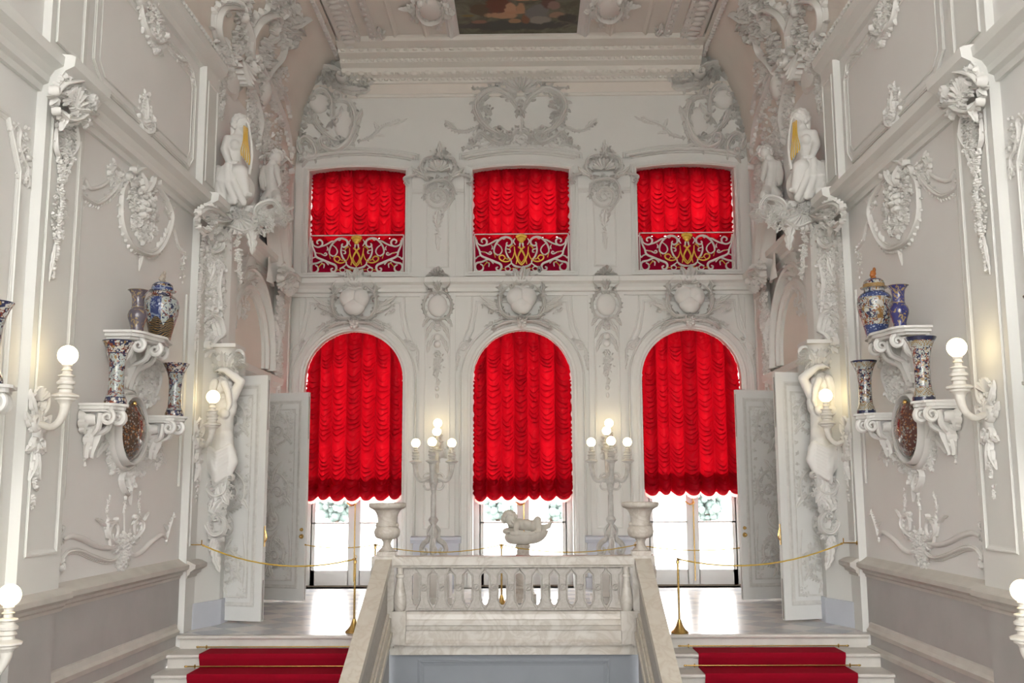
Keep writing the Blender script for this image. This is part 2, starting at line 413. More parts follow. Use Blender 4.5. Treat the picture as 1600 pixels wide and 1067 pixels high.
# opposite wall behind the viewer, unseen; its window openings sized to steer the daylight
m = MB(); m.poly([(-4.7, -5), (4.7, -5), (4.7, 10.6), (-4.7, 10.6)], [rect(c - .95, z0, c + .95, z1) for c in (-3.0, 0, 3.0) for z0, z1 in ((.3, 4.8), (5.7, 9.6))], lambda u, v, h: (u, -3 - h, v), -.3)
struct(m, 'wall_rear', PL)
# small dark lobby seen between the open door leaves
m = MB(); m.box((-5.6, 14.0, -.05), (-5.55, 17.4, 3.6)); m.box((-5.6, 13.95, -.05), (-4.42, 14.0, 3.6)); m.box((-5.6, 17.4, -.05), (-4.42, 17.45, 3.6)); m.box((-5.6, 13.95, 3.6), (-4.42, 17.45, 3.65))
o = struct(m, 'wall_lobby', PEACH); mir(o, 'wall_vestibule')
m = MB(); m.box((-4.7, -3, 10.3), (4.7, YE + .2, 10.5)); struct(m, 'ceiling', CEIL)
m = MB(); m.box((-5.6, YF + .05, -.2), (5.6, YE + .42, 0)); fl = struct(m, 'floor', FLOORM)
# coves
m = MB(); rows = []
def covep(t): return (-XW + .92 * (1 - math.cos(t * PI / 2)), 7.85 + 2.38 * math.sin(t * PI / 2))
for y in (-3, 1, 5, 10, 14, YE): rows.append([(covep(i / 16)[0], y, covep(i / 16)[1]) for i in range(17)])
m.grid(rows); trim2(m, PEACH, True)
PCV = Pl((-4.1, 0, 9.05), (0, 1, 0), (.5, 0, .87), (.87, 0, -.5))
# ceiling cornice above the end wall with its enriched rows
m = MB()
PR = [(0, 9.70), (.05, 9.71), (.07, 9.80), (.10, 9.82), (.20, 9.87), (.22, 9.95), (.38, 9.99), (.40, 10.06), (.60, 10.10), (.62, 10.17), (.86, 10.21), (.88, 10.3), (0, 10.3)]
extr(m, PR, (-3.5, YE, 0), (3.5, YE, 0), (0, -1, 0))
extr(m, [(0, 9.42), (.03, 9.43), (.04, 9.47), (.02, 9.5), (0, 9.5)], (-4.3, YE, 0), (4.3, YE, 0), (0, -1, 0))
for i in range(27):
    x = -3.38 + i * .26; m.ball((x, YE - .17, 9.87), (.075, .05, .06), 8, 6); m.box((x + .12, YE - .20, 9.82), (x + .14, YE - .15, 9.93))
for i in range(62): m.ball((-3.42 + i * .112, YE - .08, 9.77), (.05, .03, .03), 6, 4)
for i in range(62): m.ball((-3.42 + i * .112, YE - .40, 10.03), (.042, .03, .035), 6, 4)
for i in range(40): m.ball((-3.40 + i * .174, YE - .63, 10.14), (.06, .035, .03), 6, 4)
trim(m, CEIL, None, True)
m = MB(); extr(m, [(0, 9.5), (.012, 9.5), (.012, 9.7), (0, 9.7)], (-4.2, YE, 0), (4.2, YE, 0), (0, -1, 0)); trim(m, PEACH)
# running enriched bands along both sides of the ceiling
m = MB(); m.box((-3.44, 0, 10.22), (-3.02, YE - .3, 10.3)); m.box((-2.86, 0, 10.26), (-2.70, YE - .3, 10.3))
for i in range(44):
    y = YE - .45 - i * .2; m.ball((-3.25, y, 10.21), (.12, .075, .05), 8, 5); m.ball((-3.06, y, 10.22), (.04, .06, .03), 6, 4); m.ball((-2.78, y, 10.25), (.05, .08, .03), 6, 4)
for i in range(80): m.ball((-3.56, YE - .3 - i * .11, 10.13), (.05, .045, .045), 6, 4)
trim2(m, PLO, True)
m = MB(); PC = Pl((0, 0, 10.3), (1, 0, 0), (0, 1, 0), (0, 0, -1))
mold(m, PC, rect(-2.35, 6, 2.35, 18.05), .05, .04); mold(m, PC, rect(-1.75, 6, 1.68, 18.36), .07, .05)
trim(m, CEIL)
# string cornice round the room
SC = [(0, 5.44), (.04, 5.44), (.05, 5.50), (.10, 5.52), (.11, 5.58), (.15, 5.64), (.23, 5.68), (.24, 5.77), (.20, 5.79), (0, 5.83)]
m = MB(); extr(m, SC, (-XW, YE, 0), (XW, YE, 0), (0, -1, 0)); trim(m)
m = MB(); extr(m, SC, (-XW, -3, 0), (-XW, YE - .2, 0), (1, 0, 0))
for y0, y1 in ((8.80, 9.60), (13.18, 13.72), (3.8, 4.6)): extr(m, [(d + .1 if d else 0, z) for d, z in SC], (-XW, y0, 0), (-XW, y1, 0), (1, 0, 0))
trim2(m)
m = MB(); extr(m, [(0, 7.58), (.05, 7.6), (.07, 7.68), (.16, 7.76), (.18, 7.86), (0, 7.9)], (-XW, -3, 0), (-XW, 13.9, 0), (1, 0, 0))
extr(m, [(.0, 7.9), (.1, 7.9), (.12, 7.98), (0, 8.0)], (-XW, -3, 0), (-XW, 13.9, 0), (1, 0, 0))
for i in range(70): m.ball((-XW + .13, 13.85 - i * .1, 7.95), (.04, .042, .04), 6, 4)
trim2(m, None)
# dado along both sides: grey face, cap, base, lower string
m = MB(); m.box((-XW, -3, .10), (-XW + .02, 13.3, .70))
for y0, y1 in ((8.80, 9.60), (3.8, 4.6)): m.box((-XW, y0, -.15), (-XW + .08, y1, .7))
m.box((-XW, -3, -5), (-XW + .10, YF + .2, -.15)); m.box((-XW, -3, -.15), (-XW + .06, 13.3, .0)); trim2(m, DADO)
m = MB(); DC = [(0, .68), (.03, .68), (.035, .71), (.06, .73), (.065, .76), (.11, .79), (.13, .80), (.135, .85), (.09, .87), (.04, .90), (0, .93)]
extr(m, DC, (-XW, -3, 0), (-XW, 13.3, 0), (1, 0, 0)); extr(m, [(d + .06 if d else 0, z) for d, z in DC], (-XW, 7.6, 0), (-XW, 9.72, 0), (1, 0, 0))
extr(m, [(d + .08 if d else 0, z) for d, z in DC], (-XW, 13.2, 0), (-XW, 13.68, 0), (1, 0, 0))
extr(m, [(0, -.02), (.07, -.01), (.08, .04), (.05, .07), (.04, .12), (0, .14)], (-XW, -3, 0), (-XW, 13.1, 0), (1, 0, 0))
extr(m, [(0, -.22), (.12, -.2), (.12, -.15), (.06, -.13), (0, -.12)], (-XW, -3, 0), (-XW, 13.0, 0), (1, 0, 0))
trim2(m, mat('dado_moulding', (.60, .575, .53), .5, var=.1, vscale=3))
# side pilasters and panels
m = MB()
for y0, y1 in ((8.80, 9.60), (3.8, 4.6)):
    m.box((-XW, y0, .9), (-XW + .10, y1, 5.46)); m.box((-XW, y0 + .02, 5.8), (-XW + .08, y1 - .02, 7.6))
m.box((-XW, 13.18, -.15), (-XW + .10, 13.70, 5.46)); m.box((-XW, 13.2, 5.8), (-XW + .10, 13.75, 7.6))
trim2(m)
m = MB(); PP = PW.off(.10)
for y0, y1 in ((8.80, 9.60), (3.8, 4.6)): mold(m, PP, rect(y0 + .12, 1.25, y1 - .12, 5.2), .03, .02); mold(m, PW.off(.08), rect(y0 + .14, 6.0, y1 - .14, 7.45), .03, .02)
mold(m, PP, rect(13.26, 1.1, 13.62, 5.2), .022, .018); mold(m, PP, rect(13.28, 6.0, 13.66, 7.4), .022, .018)
mold(m, PW, [(9.80, 4.72), (9.80, 1.72)], .035, .03, closed=False); mold(m, PW, [(13.02, 4.35), (13.02, 1.85)], .03, .03, closed=False)
nt_ = [(9.9, 6.25), (10.15, 6.05), (12.85, 6.05), (13.0, 6.2), (13.0, 7.2), (12.85, 7.4), (10.15, 7.4), (9.9, 7.2)]
mold(m, PW, nt_, .04, .03); mold(m, PW, [(10.05, 6.3), (10.2, 6.17), (12.8, 6.17), (12.9, 6.27), (12.9, 7.15), (12.8, 7.28), (10.2, 7.28), (10.05, 7.15)], .015, .015)
mold(m, PW, [(5.2, 1.3), (8.55, 1.3), (8.55, 4.6), (8.3, 5.0), (5.4, 5.0), (5.2, 4.6)], .035, .03); mold(m, PW, [(5.0, 6.2), (8.45, 6.2), (8.6, 6.35), (8.6, 7.3), (5.0, 7.3)], .035, .03)
trim2(m)
# splayed pier carrying the herm figure, with a blue-grey plinth
ft = [(-4.45, 13.3), (-4.31, 13.52), (-4.12, 14.05), (-4.12, 14.36), (-4.45, 14.36)]
m = MB(); m.prism(ft, .0, 5.46); trim2(m)
m = MB(); m.prism([(-4.46, 13.29), (-4.29, 13.50), (-4.09, 14.05), (-4.09, 14.38), (-4.46, 14.38)], 0, .33); trim2(m, BLUE)
# doorway: lintel, arched overdoor with peach tympanum
m = MB(); LP = [(0, 3.45), (.08, 3.47), (.1, 3.56), (.2, 3.62), (.22, 3.72), (0, 3.78)]
extr(m, LP, (-XW, 14.3, 0), (-XW, 17.6, 0), (1, 0, 0)); m.box((-XW, 14.3, 3.42), (-3.95, 14.36, 3.7))
m.box((-XW, 17.05, 0), (-XW + .06, 17.35, 3.45)); trim2(m)
m = MB(); A = archpts(1.12, 3.82, 3.95, 15.85); otube(m, PW, A, .16, .13, STEP, 0, False); otube(m, PW, archpts(1.34, 3.82, 3.95, 15.85), .05, .17, ROUND, 0, False); trim2(m)
m = MB(); A = archpts(.98, 3.80, 3.95, 15.85); m.poly(A, [], lambda u, v, h: (-XW + .02 + h, u, v)); trim2(m, PEACH)
# pier between doorway and end wall, with cornice block
m = MB(); m.box((-XW, 17.6, 0), (-XW + .12, 18.35, 5.46)); m.box((-XW, 17.7, 5.8), (-XW + .10, 18.4, 7.7))
mold(m, PW.off(.12), rect(17.72, 1.0, 18.22, 5.2), .03, .02); mold(m, PW.off(.10), rect(17.82, 6.0, 18.28, 7.5), .03, .02)
trim2(m)
# end wall: arch surrounds, spandrel panels, pilasters, upper surrounds
for i, c in enumerate(XC):
    m = MB(); otube(m, PE, [(u, v) for u, v in archpts(AW + .11, 0.02, AZ, c)], .11, .07, STEP, 0, False)
    otube(m, PE, archpts(AW + .235, .02, AZ, c), .022, .05, ROUND, 0, False)
    for s in (-1, 1):
        otube(m, PE, [(c + s * u, v) for u, v in ((0, 5.33), (.86, 5.33), (.87, 5.18), (.93, 4.80), (1.05, 4.52), (1.10, 4.42))], .022, .02, ROUND, 0, False)
        otube(m, PE, [(c + s * u, v) for u, v in ((.94, 5.44), (.95, 5.15), (1.02, 4.82), (1.12, 4.58))], .018, .02, ROUND, 0, False)
    trim(m)
    m = MB(); otube(m, PE, segpts(WW + .06, WZ0 - .04, WZ1 + .04, .09, c), .06, .05, STEP, 0, False)
    otube(m, PE, [(c - 1.12, 8.14)] + [(c - 1.12 + 2.24 * k / 14, 8.20 + .13 * (1 - (k / 7 - 1) ** 2)) for k in range(15)] + [(c + 1.12, 8.14)], .085, .10, GROOVE, 0, False)
    m.box((c - 1.08, YE - .05, 5.83), (c + 1.08, YE, 5.90)); m.box((c - 1.02, YE - .07, 5.88), (c + 1.02, YE + .02, 5.912))
    trim(m)
m = MB()
for c in (-1.60, 1.60):
    m.box((c - .34, YE - .05, .9), (c + .34, YE, 5.46)); mold(m, PE.off(.05), rect(c - .22, 1.1, c + .22, 5.25), .028, .02)
    m.box((c - .50, YE - .05, 5.8), (c + .50, YE, 7.80)); m.box((c - .34, YE - .09, 5.8), (c + .34, YE - .05, 7.45)); mold(m, PE.off(.09), rect(c - .20, 6.0, c + .20, 7.2), .025, .02)
    mold(m, PE.off(.05), [(c - .50, 7.5), (c + .50, 7.5)], .05, .04, closed=False)
for c in (-4.29, 4.29):
    m.box((c - .08, YE - .04, 5.8), (c + .06, YE, 7.7)); m.box((c - .06, YE - .03, .4), (c + .05, YE, 5.4))
trim(m)
m = MB()
for c in (-1.60, 1.60):
    m.box((c - .42, YE - .12, 0), (c + .42, YE, .84)); extr(m, [(0, .82), (.14, .82), (.2, .88), (.2, .93), (0, .95)], (c - .46, YE, 0), (c + .46, YE, 0), (0, -1, 0))
    m.box((c - .46, YE - .16, 0), (c + .46, YE, .2))
trim(m, BLUE)
# ---------------------------------------------------------------- windows
def bar(m, a, b): m.box(a, b)
for i, c in enumerate(XC):
    w = sroot('window_%d' % (i + 1), (c, YE + .36, 0)); Y0, Y1 = YE + .34, YE + .41
    m = MB(); fr = [[(u, Y0, v) for u, v in archpts(AW + .02, .02, AZ, c)], [(u, Y0, v) for u, v in archpts(AW - .13, .02, AZ, c)], [(u, Y1, v) for u, v in archpts(AW - .13, .02, AZ, c)], [(u, Y1, v) for u, v in archpts(AW + .02, .02, AZ, c)]]
    m.grid(fr)
    m.box((c - .02, Y0 - .015, 0), (c + .02, Y1, 4.7))
    for s in (-1, 1):
        m.box((c + s * .02, Y0, .03), (c + s * .115, Y1, 4.6)); m.box((c + s * .74, Y0, .03), (c + s * .82, Y1, 4.1)); m.box((c + s * .1, Y0, .03), (c + s * .8, Y1, .30)); m.box((c + s * .1, Y0, 1.16), (c + s * .8, Y1, 1.19))
    wf = struct(m, 'window_frame', FRAMEW, w)
    for s in (-1, 1):
        m = MB(); m.box((c + s * .115, Y0 + .03, .3), (c + s * .74, Y0 + .035, 4.2)); struct(m, 'pane', GLASS, w)
    m = MB(); m.box((c + .005, Y0 - .04, .1), (c + .025, Y0 - .015, 3.2)); m.tube([(c + .015, Y0 - .05, 1.52), (c - .05, Y0 - .07, 1.50), (c - .09, Y0 - .06, 1.52), (c - .14, Y0 - .06, 1.56)], .014, 6); m.ball((c + .015, Y0 - .04, 1.53), .028)
    struct(m, 'door_handle', BRASS, wf, True)
    m = MB(); m.box((c - AW + .0, Y0 - .03, .001), (c + AW, Y1, .03)); struct(m, 'threshold', mat('dark_threshold_%d' % i, (.20, .16, .12), .5), w)
    w = sroot('window_%d' % (i + 4), (c, YE + .36, WZ0)); m = MB()
    m.box((c - .96, Y0, WZ0), (c - .80, Y1, 8.1)); m.box((c + .80, Y0, WZ0), (c + .96, Y1, 8.1)); m.box((c - .96, Y0, 7.75), (c + .96, Y1, 8.1)); m.box((c - .96, Y0, WZ0), (c + .96, Y1, 6.05)); m.box((c - .04, Y0, WZ0), (c + .04, Y1, 8.0)); m.box((c - .9, Y0, 6.95), (c + .9, Y1, 6.99))
    struct(m, 'window_frame', FRAMEW, w)
    m = MB(); m.box((c - .80, Y0 + .03, 6.05), (c + .80, Y0 + .035, 7.75)); struct(m, 'pane', GLASS, w)
# ---------------------------------------------------------------- stairs and landing edge
for s in (-1, 1):
    x0, x1 = (-4.30, -1.78) if s < 0 else (1.60, 4.30)
    r = sroot('staircase', ((x0 + x1) / 2, 12, -.5)); RI, TR = .163, .425
    for k in range(9):
        z = -RI * k; y = YF - TR * k; m = MB()
        yb = YF + .5 if k == 0 else y + TR + .06
        m.box((x0, y - .0, z - .045), (x1, yb - (.001 if k else .44), z)); m.tube([(x0, y, z - .022), (x1, y, z - .022)], .022, 8, False)
        m.box((x0 + .02, y + .03, z - RI), (x1, y + .2, z - .04)); struct(m, 'step', STEPM, r)
m = MB(); m.box((-1.64, 12.98, -.24), (1.44, 13.2, -.001)); struct(m, 'floor_edge', MARB)
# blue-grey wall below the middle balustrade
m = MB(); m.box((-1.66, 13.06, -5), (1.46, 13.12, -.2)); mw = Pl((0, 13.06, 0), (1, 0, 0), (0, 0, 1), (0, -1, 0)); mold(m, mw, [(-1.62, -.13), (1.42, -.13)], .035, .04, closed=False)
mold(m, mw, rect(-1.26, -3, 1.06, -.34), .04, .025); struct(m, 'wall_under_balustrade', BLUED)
# lower hall floor, outside ground
m = MB(); m.box((-4.5, -3, -5.2), (4.5, 13.1, -5)); struct(m, 'floor_lower', mat('lower_hall_marble', (.80, .79, .77), .4))
m = MB(); m.box((-200, YE + .5, -3.2), (200, 420, -3)); m.box((-200, -300, -5.6), (200, -3.35, -5.3)); m.box((-200, -3.35, -5.6), (-5.7, YE + .5, -5.3)); m.box((5.7, -3.35, -5.6), (200, YE + .5, -5.3)); struct(m, 'ground', mat('pale_gravel', (.62, .60, .56), .9, var=.1, vscale=.3))
# ---------------------------------------------------------------- festoon blinds
def sheet(c, hw, ztop, zbot, Yb, ncol, S, lam, A, B, bunch, seed, nper=16, dz=.007, side=.012, xs=(0, 0)):
    r = np.random.RandomState(seed); nx = ncol * nper + 1; x = np.linspace(-1, 1, nx); zc = ztop(x * hw)
    nz = int((zc.max() - zbot) / dz) + 2; t = np.linspace(0, 1, nz)[:, None]
    wv = r.uniform(.85, 1.15, ncol); ed = np.concatenate([[0], np.cumsum(wv)]); ed = ed / ed[-1] * 2 - 1
    k = np.clip(np.searchsorted(ed, x, side='right') - 1, 0, ncol - 1); xl = (x - ed[k]) / (ed[k + 1] - ed[k]) * 2 - 1
    ph, zb = r.uniform(0, 6, ncol)[k], zbot + r.uniform(-.02, .02, ncol)[k] + .085 * np.abs(xl) ** 2.2
    z = zb + (zc - zb) * t; X = np.broadcast_to(x * hw, z.shape).copy()
    sk = r.uniform(-.12, .12, ncol)[k]
    q = z - S * np.abs(xl) ** 2.3 + sk * .3 * xl + .02 * np.sin(z * 9 + ph) + .012 * np.sin(xl * 4 + z * 17 + ph)
    p = q / lam + .3 * np.sin(q * 6.3 + ph) + .12 * np.sin(q * 14.1 + 2 * ph)
    f = (1 - np.abs(np.sin(PI * p)) ** .8) * (.7 + .3 * np.sin(q * 8 + ph * 2)) + .3 * np.abs(np.sin(PI * p * 1.62 + ph))
    env = (1 - np.abs(xl) ** 4) * .85 + .15
    top = np.clip((zc - z) / .25, 0, 1)
    y = -B * np.clip(1 - np.abs(xl) ** 1.8, 0, 1) ** .7 * (.35 + .65 * top) - A * f * env * top - (1 - top) * .012 * np.sin(X * 95 + ph)
    if bunch:
        b = np.clip((z - zb) / bunch, 0, 1); bb = np.sin(PI * np.clip(b, 0, 1)) ** .6
        y -= .13 * bb * (.35 + .65 * np.sqrt(np.clip(1 - xl * xl, 0, 1))) + .03 * bb * np.abs(np.sin(PI * (q / .055 + ph)))
        X += .02 * bb * np.sign(x) * (np.abs(x) > .9)
    X += np.where(np.abs(x) > .97, 1, 0) * np.sign(x) * side * np.sin(z * 2 * PI / .12 + seed)
    z = z + .30 * lam * np.sin(2 * PI * p + .6) * env * top * np.clip((z - zb) / .15, 0, 1)     # cloth doubles over itself in every swag
    v = np.stack([c + X, Yb + y, z], -1).reshape(-1, 3)
    i = np.arange(nz - 1)[:, None] * nx + np.arange(nx - 1)[None]; fa = np.stack([i, i + 1, i + nx + 1, i + nx], -1).reshape(-1, 4)
    return v, fa, (ed * hw, zb, x * hw)
def npobj(v, f, name, m, parent):
    me = bpy.data.meshes.new(name); v = v - np.array(world_loc(parent))
    me.vertices.add(len(v)); me.vertices.foreach_set('co', v.ravel()); me.loops.add(f.size); me.loops.foreach_set('vertex_index', f.ravel().astype(np.int32))
    me.polygons.add(len(f)); me.polygons.foreach_set('loop_start', np.arange(0, f.size, 4, dtype=np.int32)); me.update(calc_edges=True)
    me.shade_smooth(); me.materials.append(m); o = bpy.data.objects.new(name, me); COL.objects.link(o); o.parent = parent; return o
def festoon(c, lower, i, label):
    root = thing('festoon_curtain', (c, YE + .2, 1.55 if lower else 6.6), label, 'curtain', 'red festoon curtains')
    if lower:
        hw = .905; zb = (1.60, 1.585, 1.665)[i]; top = lambda u: AZ + np.sqrt(np.clip((AW - .005) ** 2 - u * u, 0, 9)); Yb = YE + .15
        v, f, (ed, zbx, xs) = sheet(c, hw, top, zb, Yb, 7, .15, .105, .045, .12, .36, 11 + i)
        npobj(v, f, 'silk', SILK, root)
        v2_, f2, _ = sheet(c, hw * .99, lambda u: np.full_like(u, zb + .40), zb + .075, Yb - .03, 7, .17, .09, .03, .05, 0, 11 + i, 12, .012); npobj(v2_, f2, 'flounce', SILK, root)
        n = len(xs); rows = [[(c + xs[j], Yb - .01, zbx[j] + .005) for j in range(n)], [(c + xs[j] * 1.0, Yb - .01, zbx[j] - .045 - .006 * (j % 3)) for j in range(n)]]
        m = MB(); m.grid(rows); obj(m, 'fringe', FRINGE, root, False)
    else:
        hw = .905; top = lambda u: WZ1 + .075 * (1 - (u / WW) ** 2) + .01; zb = 6.56; Yb = YE + .24
        v, f, (ed, zbx, xs) = sheet(c, hw, top, zb, Yb, 7, .18, .12, .05, .09, 0, 31 + i)
        npobj(v, f, 'silk', SILK, root)
        m = MB(); m.box((c - .93, Yb + .02, 7.84), (c + .93, Yb + .03, 8.03)); obj(m, 'heading', CRIM, root, False)
    for e in ed[1:-1]:
        m = MB(); m.box((c + e - .026, Yb + .012, (zb + .1)), (c + e + .026, Yb + .016, (AZ + math.sqrt(max(.01, (AW - .03) ** 2 - e * e)) if lower else WZ1))); obj(m, 'gather_tape', CRIM, root, False)
    for s in (-1, 1):     # ruffled side edges
        m = MB(); z0, z1 = zb + .12, (AZ if lower else WZ1 - .05); n = int((z1 - z0) / .012); w = [(.022 + .018 * math.sin(k * .62 + 5 * math.sin(k * .07)), .02 * math.cos(k * .62)) for k in range(n)]
        m.grid([[(c + s * (hw - .02), Yb - .01, z0 + k * .012) for k in range(n)], [(c + s * (hw + w[k][0]), Yb - .02 + w[k][1], z0 + k * .012) for k in range(n)]]); obj(m, 'ruffle', SILK, root)
    return root
for i, c in enumerate(XC):
    pos = ('left', 'middle', 'right')[i]
    festoon(c, True, i, ('red festoon curtain in the arched window beside the left open doors', 'red festoon curtain in the middle arched window behind the reclining marble child', 'red festoon curtain in the arched window beside the right open doors')[i])
    festoon(c, False, i, 'short red festoon curtain behind the %s upper balcony grille' % pos)
    m = MB(); m.box((c - .9, YE + .30, 5.92), (c + .9, YE + .315, 6.66))
    tag(obj(m, 'parapet_cloth', CRIM), 'dark crimson cloth panel hanging behind the %s white balcony grille' % pos, 'cloth panel', 'crimson parapet cloths')
# ---------------------------------------------------------------- balcony grilles
def gp(x, y): return ((x - 665) / 4.85 * .01245, (912 - y) / 4.85 * .01245 * .985)
GW = [([(330, 655), (340, 690), (372, 706), (400, 695), (405, 668), (388, 650), (368, 658), (366, 674), (376, 680)], 5), ([(384, 706), (425, 692), (455, 676), (478, 662), (500, 660)], 5),
      ([(322, 640), (328, 690), (350, 745), (362, 782), (415, 808), (470, 832), (505, 848), (515, 872), (503, 897), (482, 896), (476, 878), (490, 872)], 6),
      ([(362, 782), (338, 790), (322, 805), (318, 790)], 4), ([(455, 845), (420, 812), (370, 830), (330, 840), (318, 868), (330, 900), (355, 905), (376, 888), (376, 862), (356, 846)], 6),
      ([(355, 750), (395, 758), (425, 772), (440, 764), (432, 752), (420, 760)], 4), ([(490, 780), (462, 760), (462, 722), (482, 680), (520, 645), (560, 640), (592, 660), (592, 694), (568, 708), (552, 694), (560, 680)], 6),
      ([(482, 690), (510, 715), (520, 745), (505, 772), (488, 776)], 4), ([(465, 735), (445, 725), (452, 712)], 3), ([(552, 700), (548, 745), (562, 790), (585, 820), (590, 842)], 5),
      ([(550, 730), (578, 738), (580, 756), (566, 758)], 4), ([(590, 842), (610, 862), (640, 872), (665, 874)], 6), ([(590, 842), (566, 862), (540, 874)], 4),
      ([(620, 700), (606, 672), (618, 650)], 4), ([(652, 715), (655, 690), (665, 680)], 5), ([(420, 870), (422, 842), (400, 830)], 4), ([(440, 700), (448, 720), (440, 735)], 3), ([(520, 640), (530, 655), (545, 650)], 3)]
GG = [([(625, 850), (640, 790), (672, 730), (690, 715)], 4), ([(660, 850), (690, 800), (672, 745), (640, 720)], 4), ([(612, 760), (600, 800), (575, 825), (540, 832), (505, 815), (500, 790), (525, 782), (542, 800), (528, 820)], 4), ([(612, 715), (618, 770), (640, 830), (665, 860)], 4), ([(540, 800), (560, 812), (580, 800)], 3), ([(575, 735), (590, 712), (608, 705)], 4), ([(372, 752), (400, 762)], 3), ([(380, 870), (400, 842), (425, 836)], 3), ([(470, 800), (462, 770)], 3), ([(515, 887), (545, 886)], 3), ([(582, 886), (640, 884)], 3)]
def grille(c, label):
    r = thing('balcony_grille', (c, YE + .04, 5.915), label, 'balcony grille', 'scrolled balcony grilles'); yy = YE + .04; z0 = 5.915
    m = MB(); W = .905
    for a, b in (((-W, 0), (W, 0)), ((-W, .738), (W, .738)), ((-W, 0), (-W, .738)), ((W, 0), (W, .738))): m.tube([(c + a[0], yy, z0 + a[1] + .012), (c + b[0], yy, z0 + b[1] + .012)], .012, 6, False)
    obj(m, 'grille_frame', IRONW, r)
    for lst, mt, nm in ((GW, IRONW, 'scrollwork'), (GG, GILT, 'gilt_monogram')):
        m = MB()
        for s in (-1, 1):
            for pts, w in lst:
                n = len(pts); m.tube([(c + s * gp(x, y)[0], yy - (.012 if mt is GILT else 0), z0 + gp(x, y)[1]) for x, y in pts], [w * .0030 * (.75 + .5 * math.sin(PI * k / max(1, n - 1))) for k in range(n)], 6)
            if mt is IRONW:
                q = gp(562, 886); m.tube([(c + s * q[0] + .05 * math.cos(a * PI / 8), yy, z0 + q[1] + .042 * math.sin(a * PI / 8)) for a in range(17)], .011, 6, False)
            else:
                for x, y in ((545, 886), (520, 887), (600, 885), (620, 884)): q = gp(x, y); m.ball((c + s * q[0], yy - .01, z0 + q[1]), .014, 6, 4)
        obj(m, nm, mt, r)
    m = MB(); q = gp(665, 655)
    for k in range(7):
        a = PI * (.08 + .84 * k / 6); m.ball((c + .085 * math.cos(a), yy - .02, z0 + q[1] + .035 + .035 * math.sin(a)), (.028, .02, .03), 6, 5)
    m.ball((c, yy - .02, z0 + q[1]), (.085, .035, .055), 10, 8); m.ball((c, yy - .03, z0 + q[1] - .04), (.05, .03, .05), 8, 6); m.tube([(c, yy - .02, z0 + q[1] + .06), (c, yy - .02, z0 + q[1] + .10)], .008, 6, False)
    obj(m, 'gilt_crown', GILT, r)
for i, c in enumerate(XC): grille(c, 'white scrolled balcony grille with gilt monogram before the %s upper curtain' % ('left', 'middle', 'right')[i])
q = at(843, 424, Y=YE - .02)
r = thing('security_camera', q, 'small grey security camera on the sill of the middle balcony', 'camera'); m = MB(); m.ball(q + Vector((0, -.02, .05)), (.045, .05, .05), 10, 8); m.box(q + Vector((-.03, -.03, .05)), q + Vector((.03, .05, .10))); obj(m, 'housing', GREYP, r); m = MB(); m.ball(q + Vector((.0, -.05, .0)), (.035, .035, .035), 10, 8); obj(m, 'dome', GREYP, r); m = MB(); m.ball(q + Vector((-.005, -.082, .012)), .016); obj(m, 'lens', BLACK, r)
# ---------------------------------------------------------------- ceiling painting
def paint_mat():
    t = NT('ceiling_oil_painting', .5); P = t.tc.outputs['Object']
    nz = t.n('TexNoise', Vector=P, Scale=3.0, Detail=6.0, Distortion=1.0)
    c = t.ramp(nz.outputs['Fac'], [(.3, (.030, .026, .016)), (.5, (.075, .07, .042)), (.7, (.13, .12, .085))], False)
    for cx, cy, rx, ry, col in ((0, .35, 1.3, .22, (.03, .028, .025)), (-.62, .95, .30, .25, (.06, .035, .015)), (-.32, 1.10, .26, .42, (.10, .022, .008)), (-.28, .75, .34, .13, (.36, .20, .11)), (-.12, 1.0, .12, .26, (.38, .21, .12)), (.06, 1.0, .10, .22, (.34, .18, .09)), (-.02, .85, .20, .07, (.36, .19, .10)), (.15, .62, .09, .22, (.17, .06, .02)), (.36, .85, .26, .33, (.13, .12, .12)), (.42, .55, .22, .16, (.22, .20, .17)), (.15, 1.38, .34, .10, (.38, .20, .10)), (.55, 1.3, .14, .32, (.08, .03, .02)), (.72, .75, .18, .14, (.25, .15, .10)), (-.06, .52, .13, .09, (.30, .16, .08)), (-.7, .5, .16, .08, (.20, .09, .06)), (-.42, 1.6, .34, .14, (.33, .28, .25)), (.9, .62, .2, .2, (.02, .018, .015)), (.9, 1.5, .4, .12, (.28, .10, .07)), (.65, 1.1, .12, .2, (.2, .12, .10)), (-.9, .75, .2, .06, (.16, .10, .02))):
        mp = t.n('Mapping', Vector=P, Location=(-cx / rx, -cy / ry, 0), Scale=(1 / rx, 1 / ry, 0))
        d = t.n('VectorMath', {'operation': 'LENGTH'}, i0=mp.outputs[0]).outputs[1]
        d = t.math('ADD', d, t.math('MULTIPLY', t.math('SUBTRACT', nz.outputs['Fac'], .5), 1.3))
        c = t.mix(t.ramp(d, [(.75, (1, 1, 1)), (1.0, (0, 0, 0))], False), c, col)
    return t.out(c)
PMAT = paint_mat()
r = thing('ceiling_painting', (-.035, 18.0, 10.29), 'dark oil painting of tumbled figures in a white frame on the ceiling', 'painting')
m = MB(); m.box((-1.14, 9, 10.29), (1.07, 18.0, 10.297)); o = obj(m, 'canvas', PMAT, r, False); o.data.transform(Matrix.Identity(4))
o.rotation_euler = (0, 0, 0)
# canvas pattern runs from the near edge: object space y is negative there, so flip it
for n in PMAT.node_tree.nodes:
    if n.type == 'MAPPING': n.inputs['Scale'].default_value[1] *= -1
m = MB(); mold(m, PC, [(-1.255, 9), (1.185, 9), (1.185, 18.115), (-1.255, 18.115)], .115, .06); obj(m, 'picture_frame', mat('white_picture_frame', (.80, .80, .79), .5), r, False)
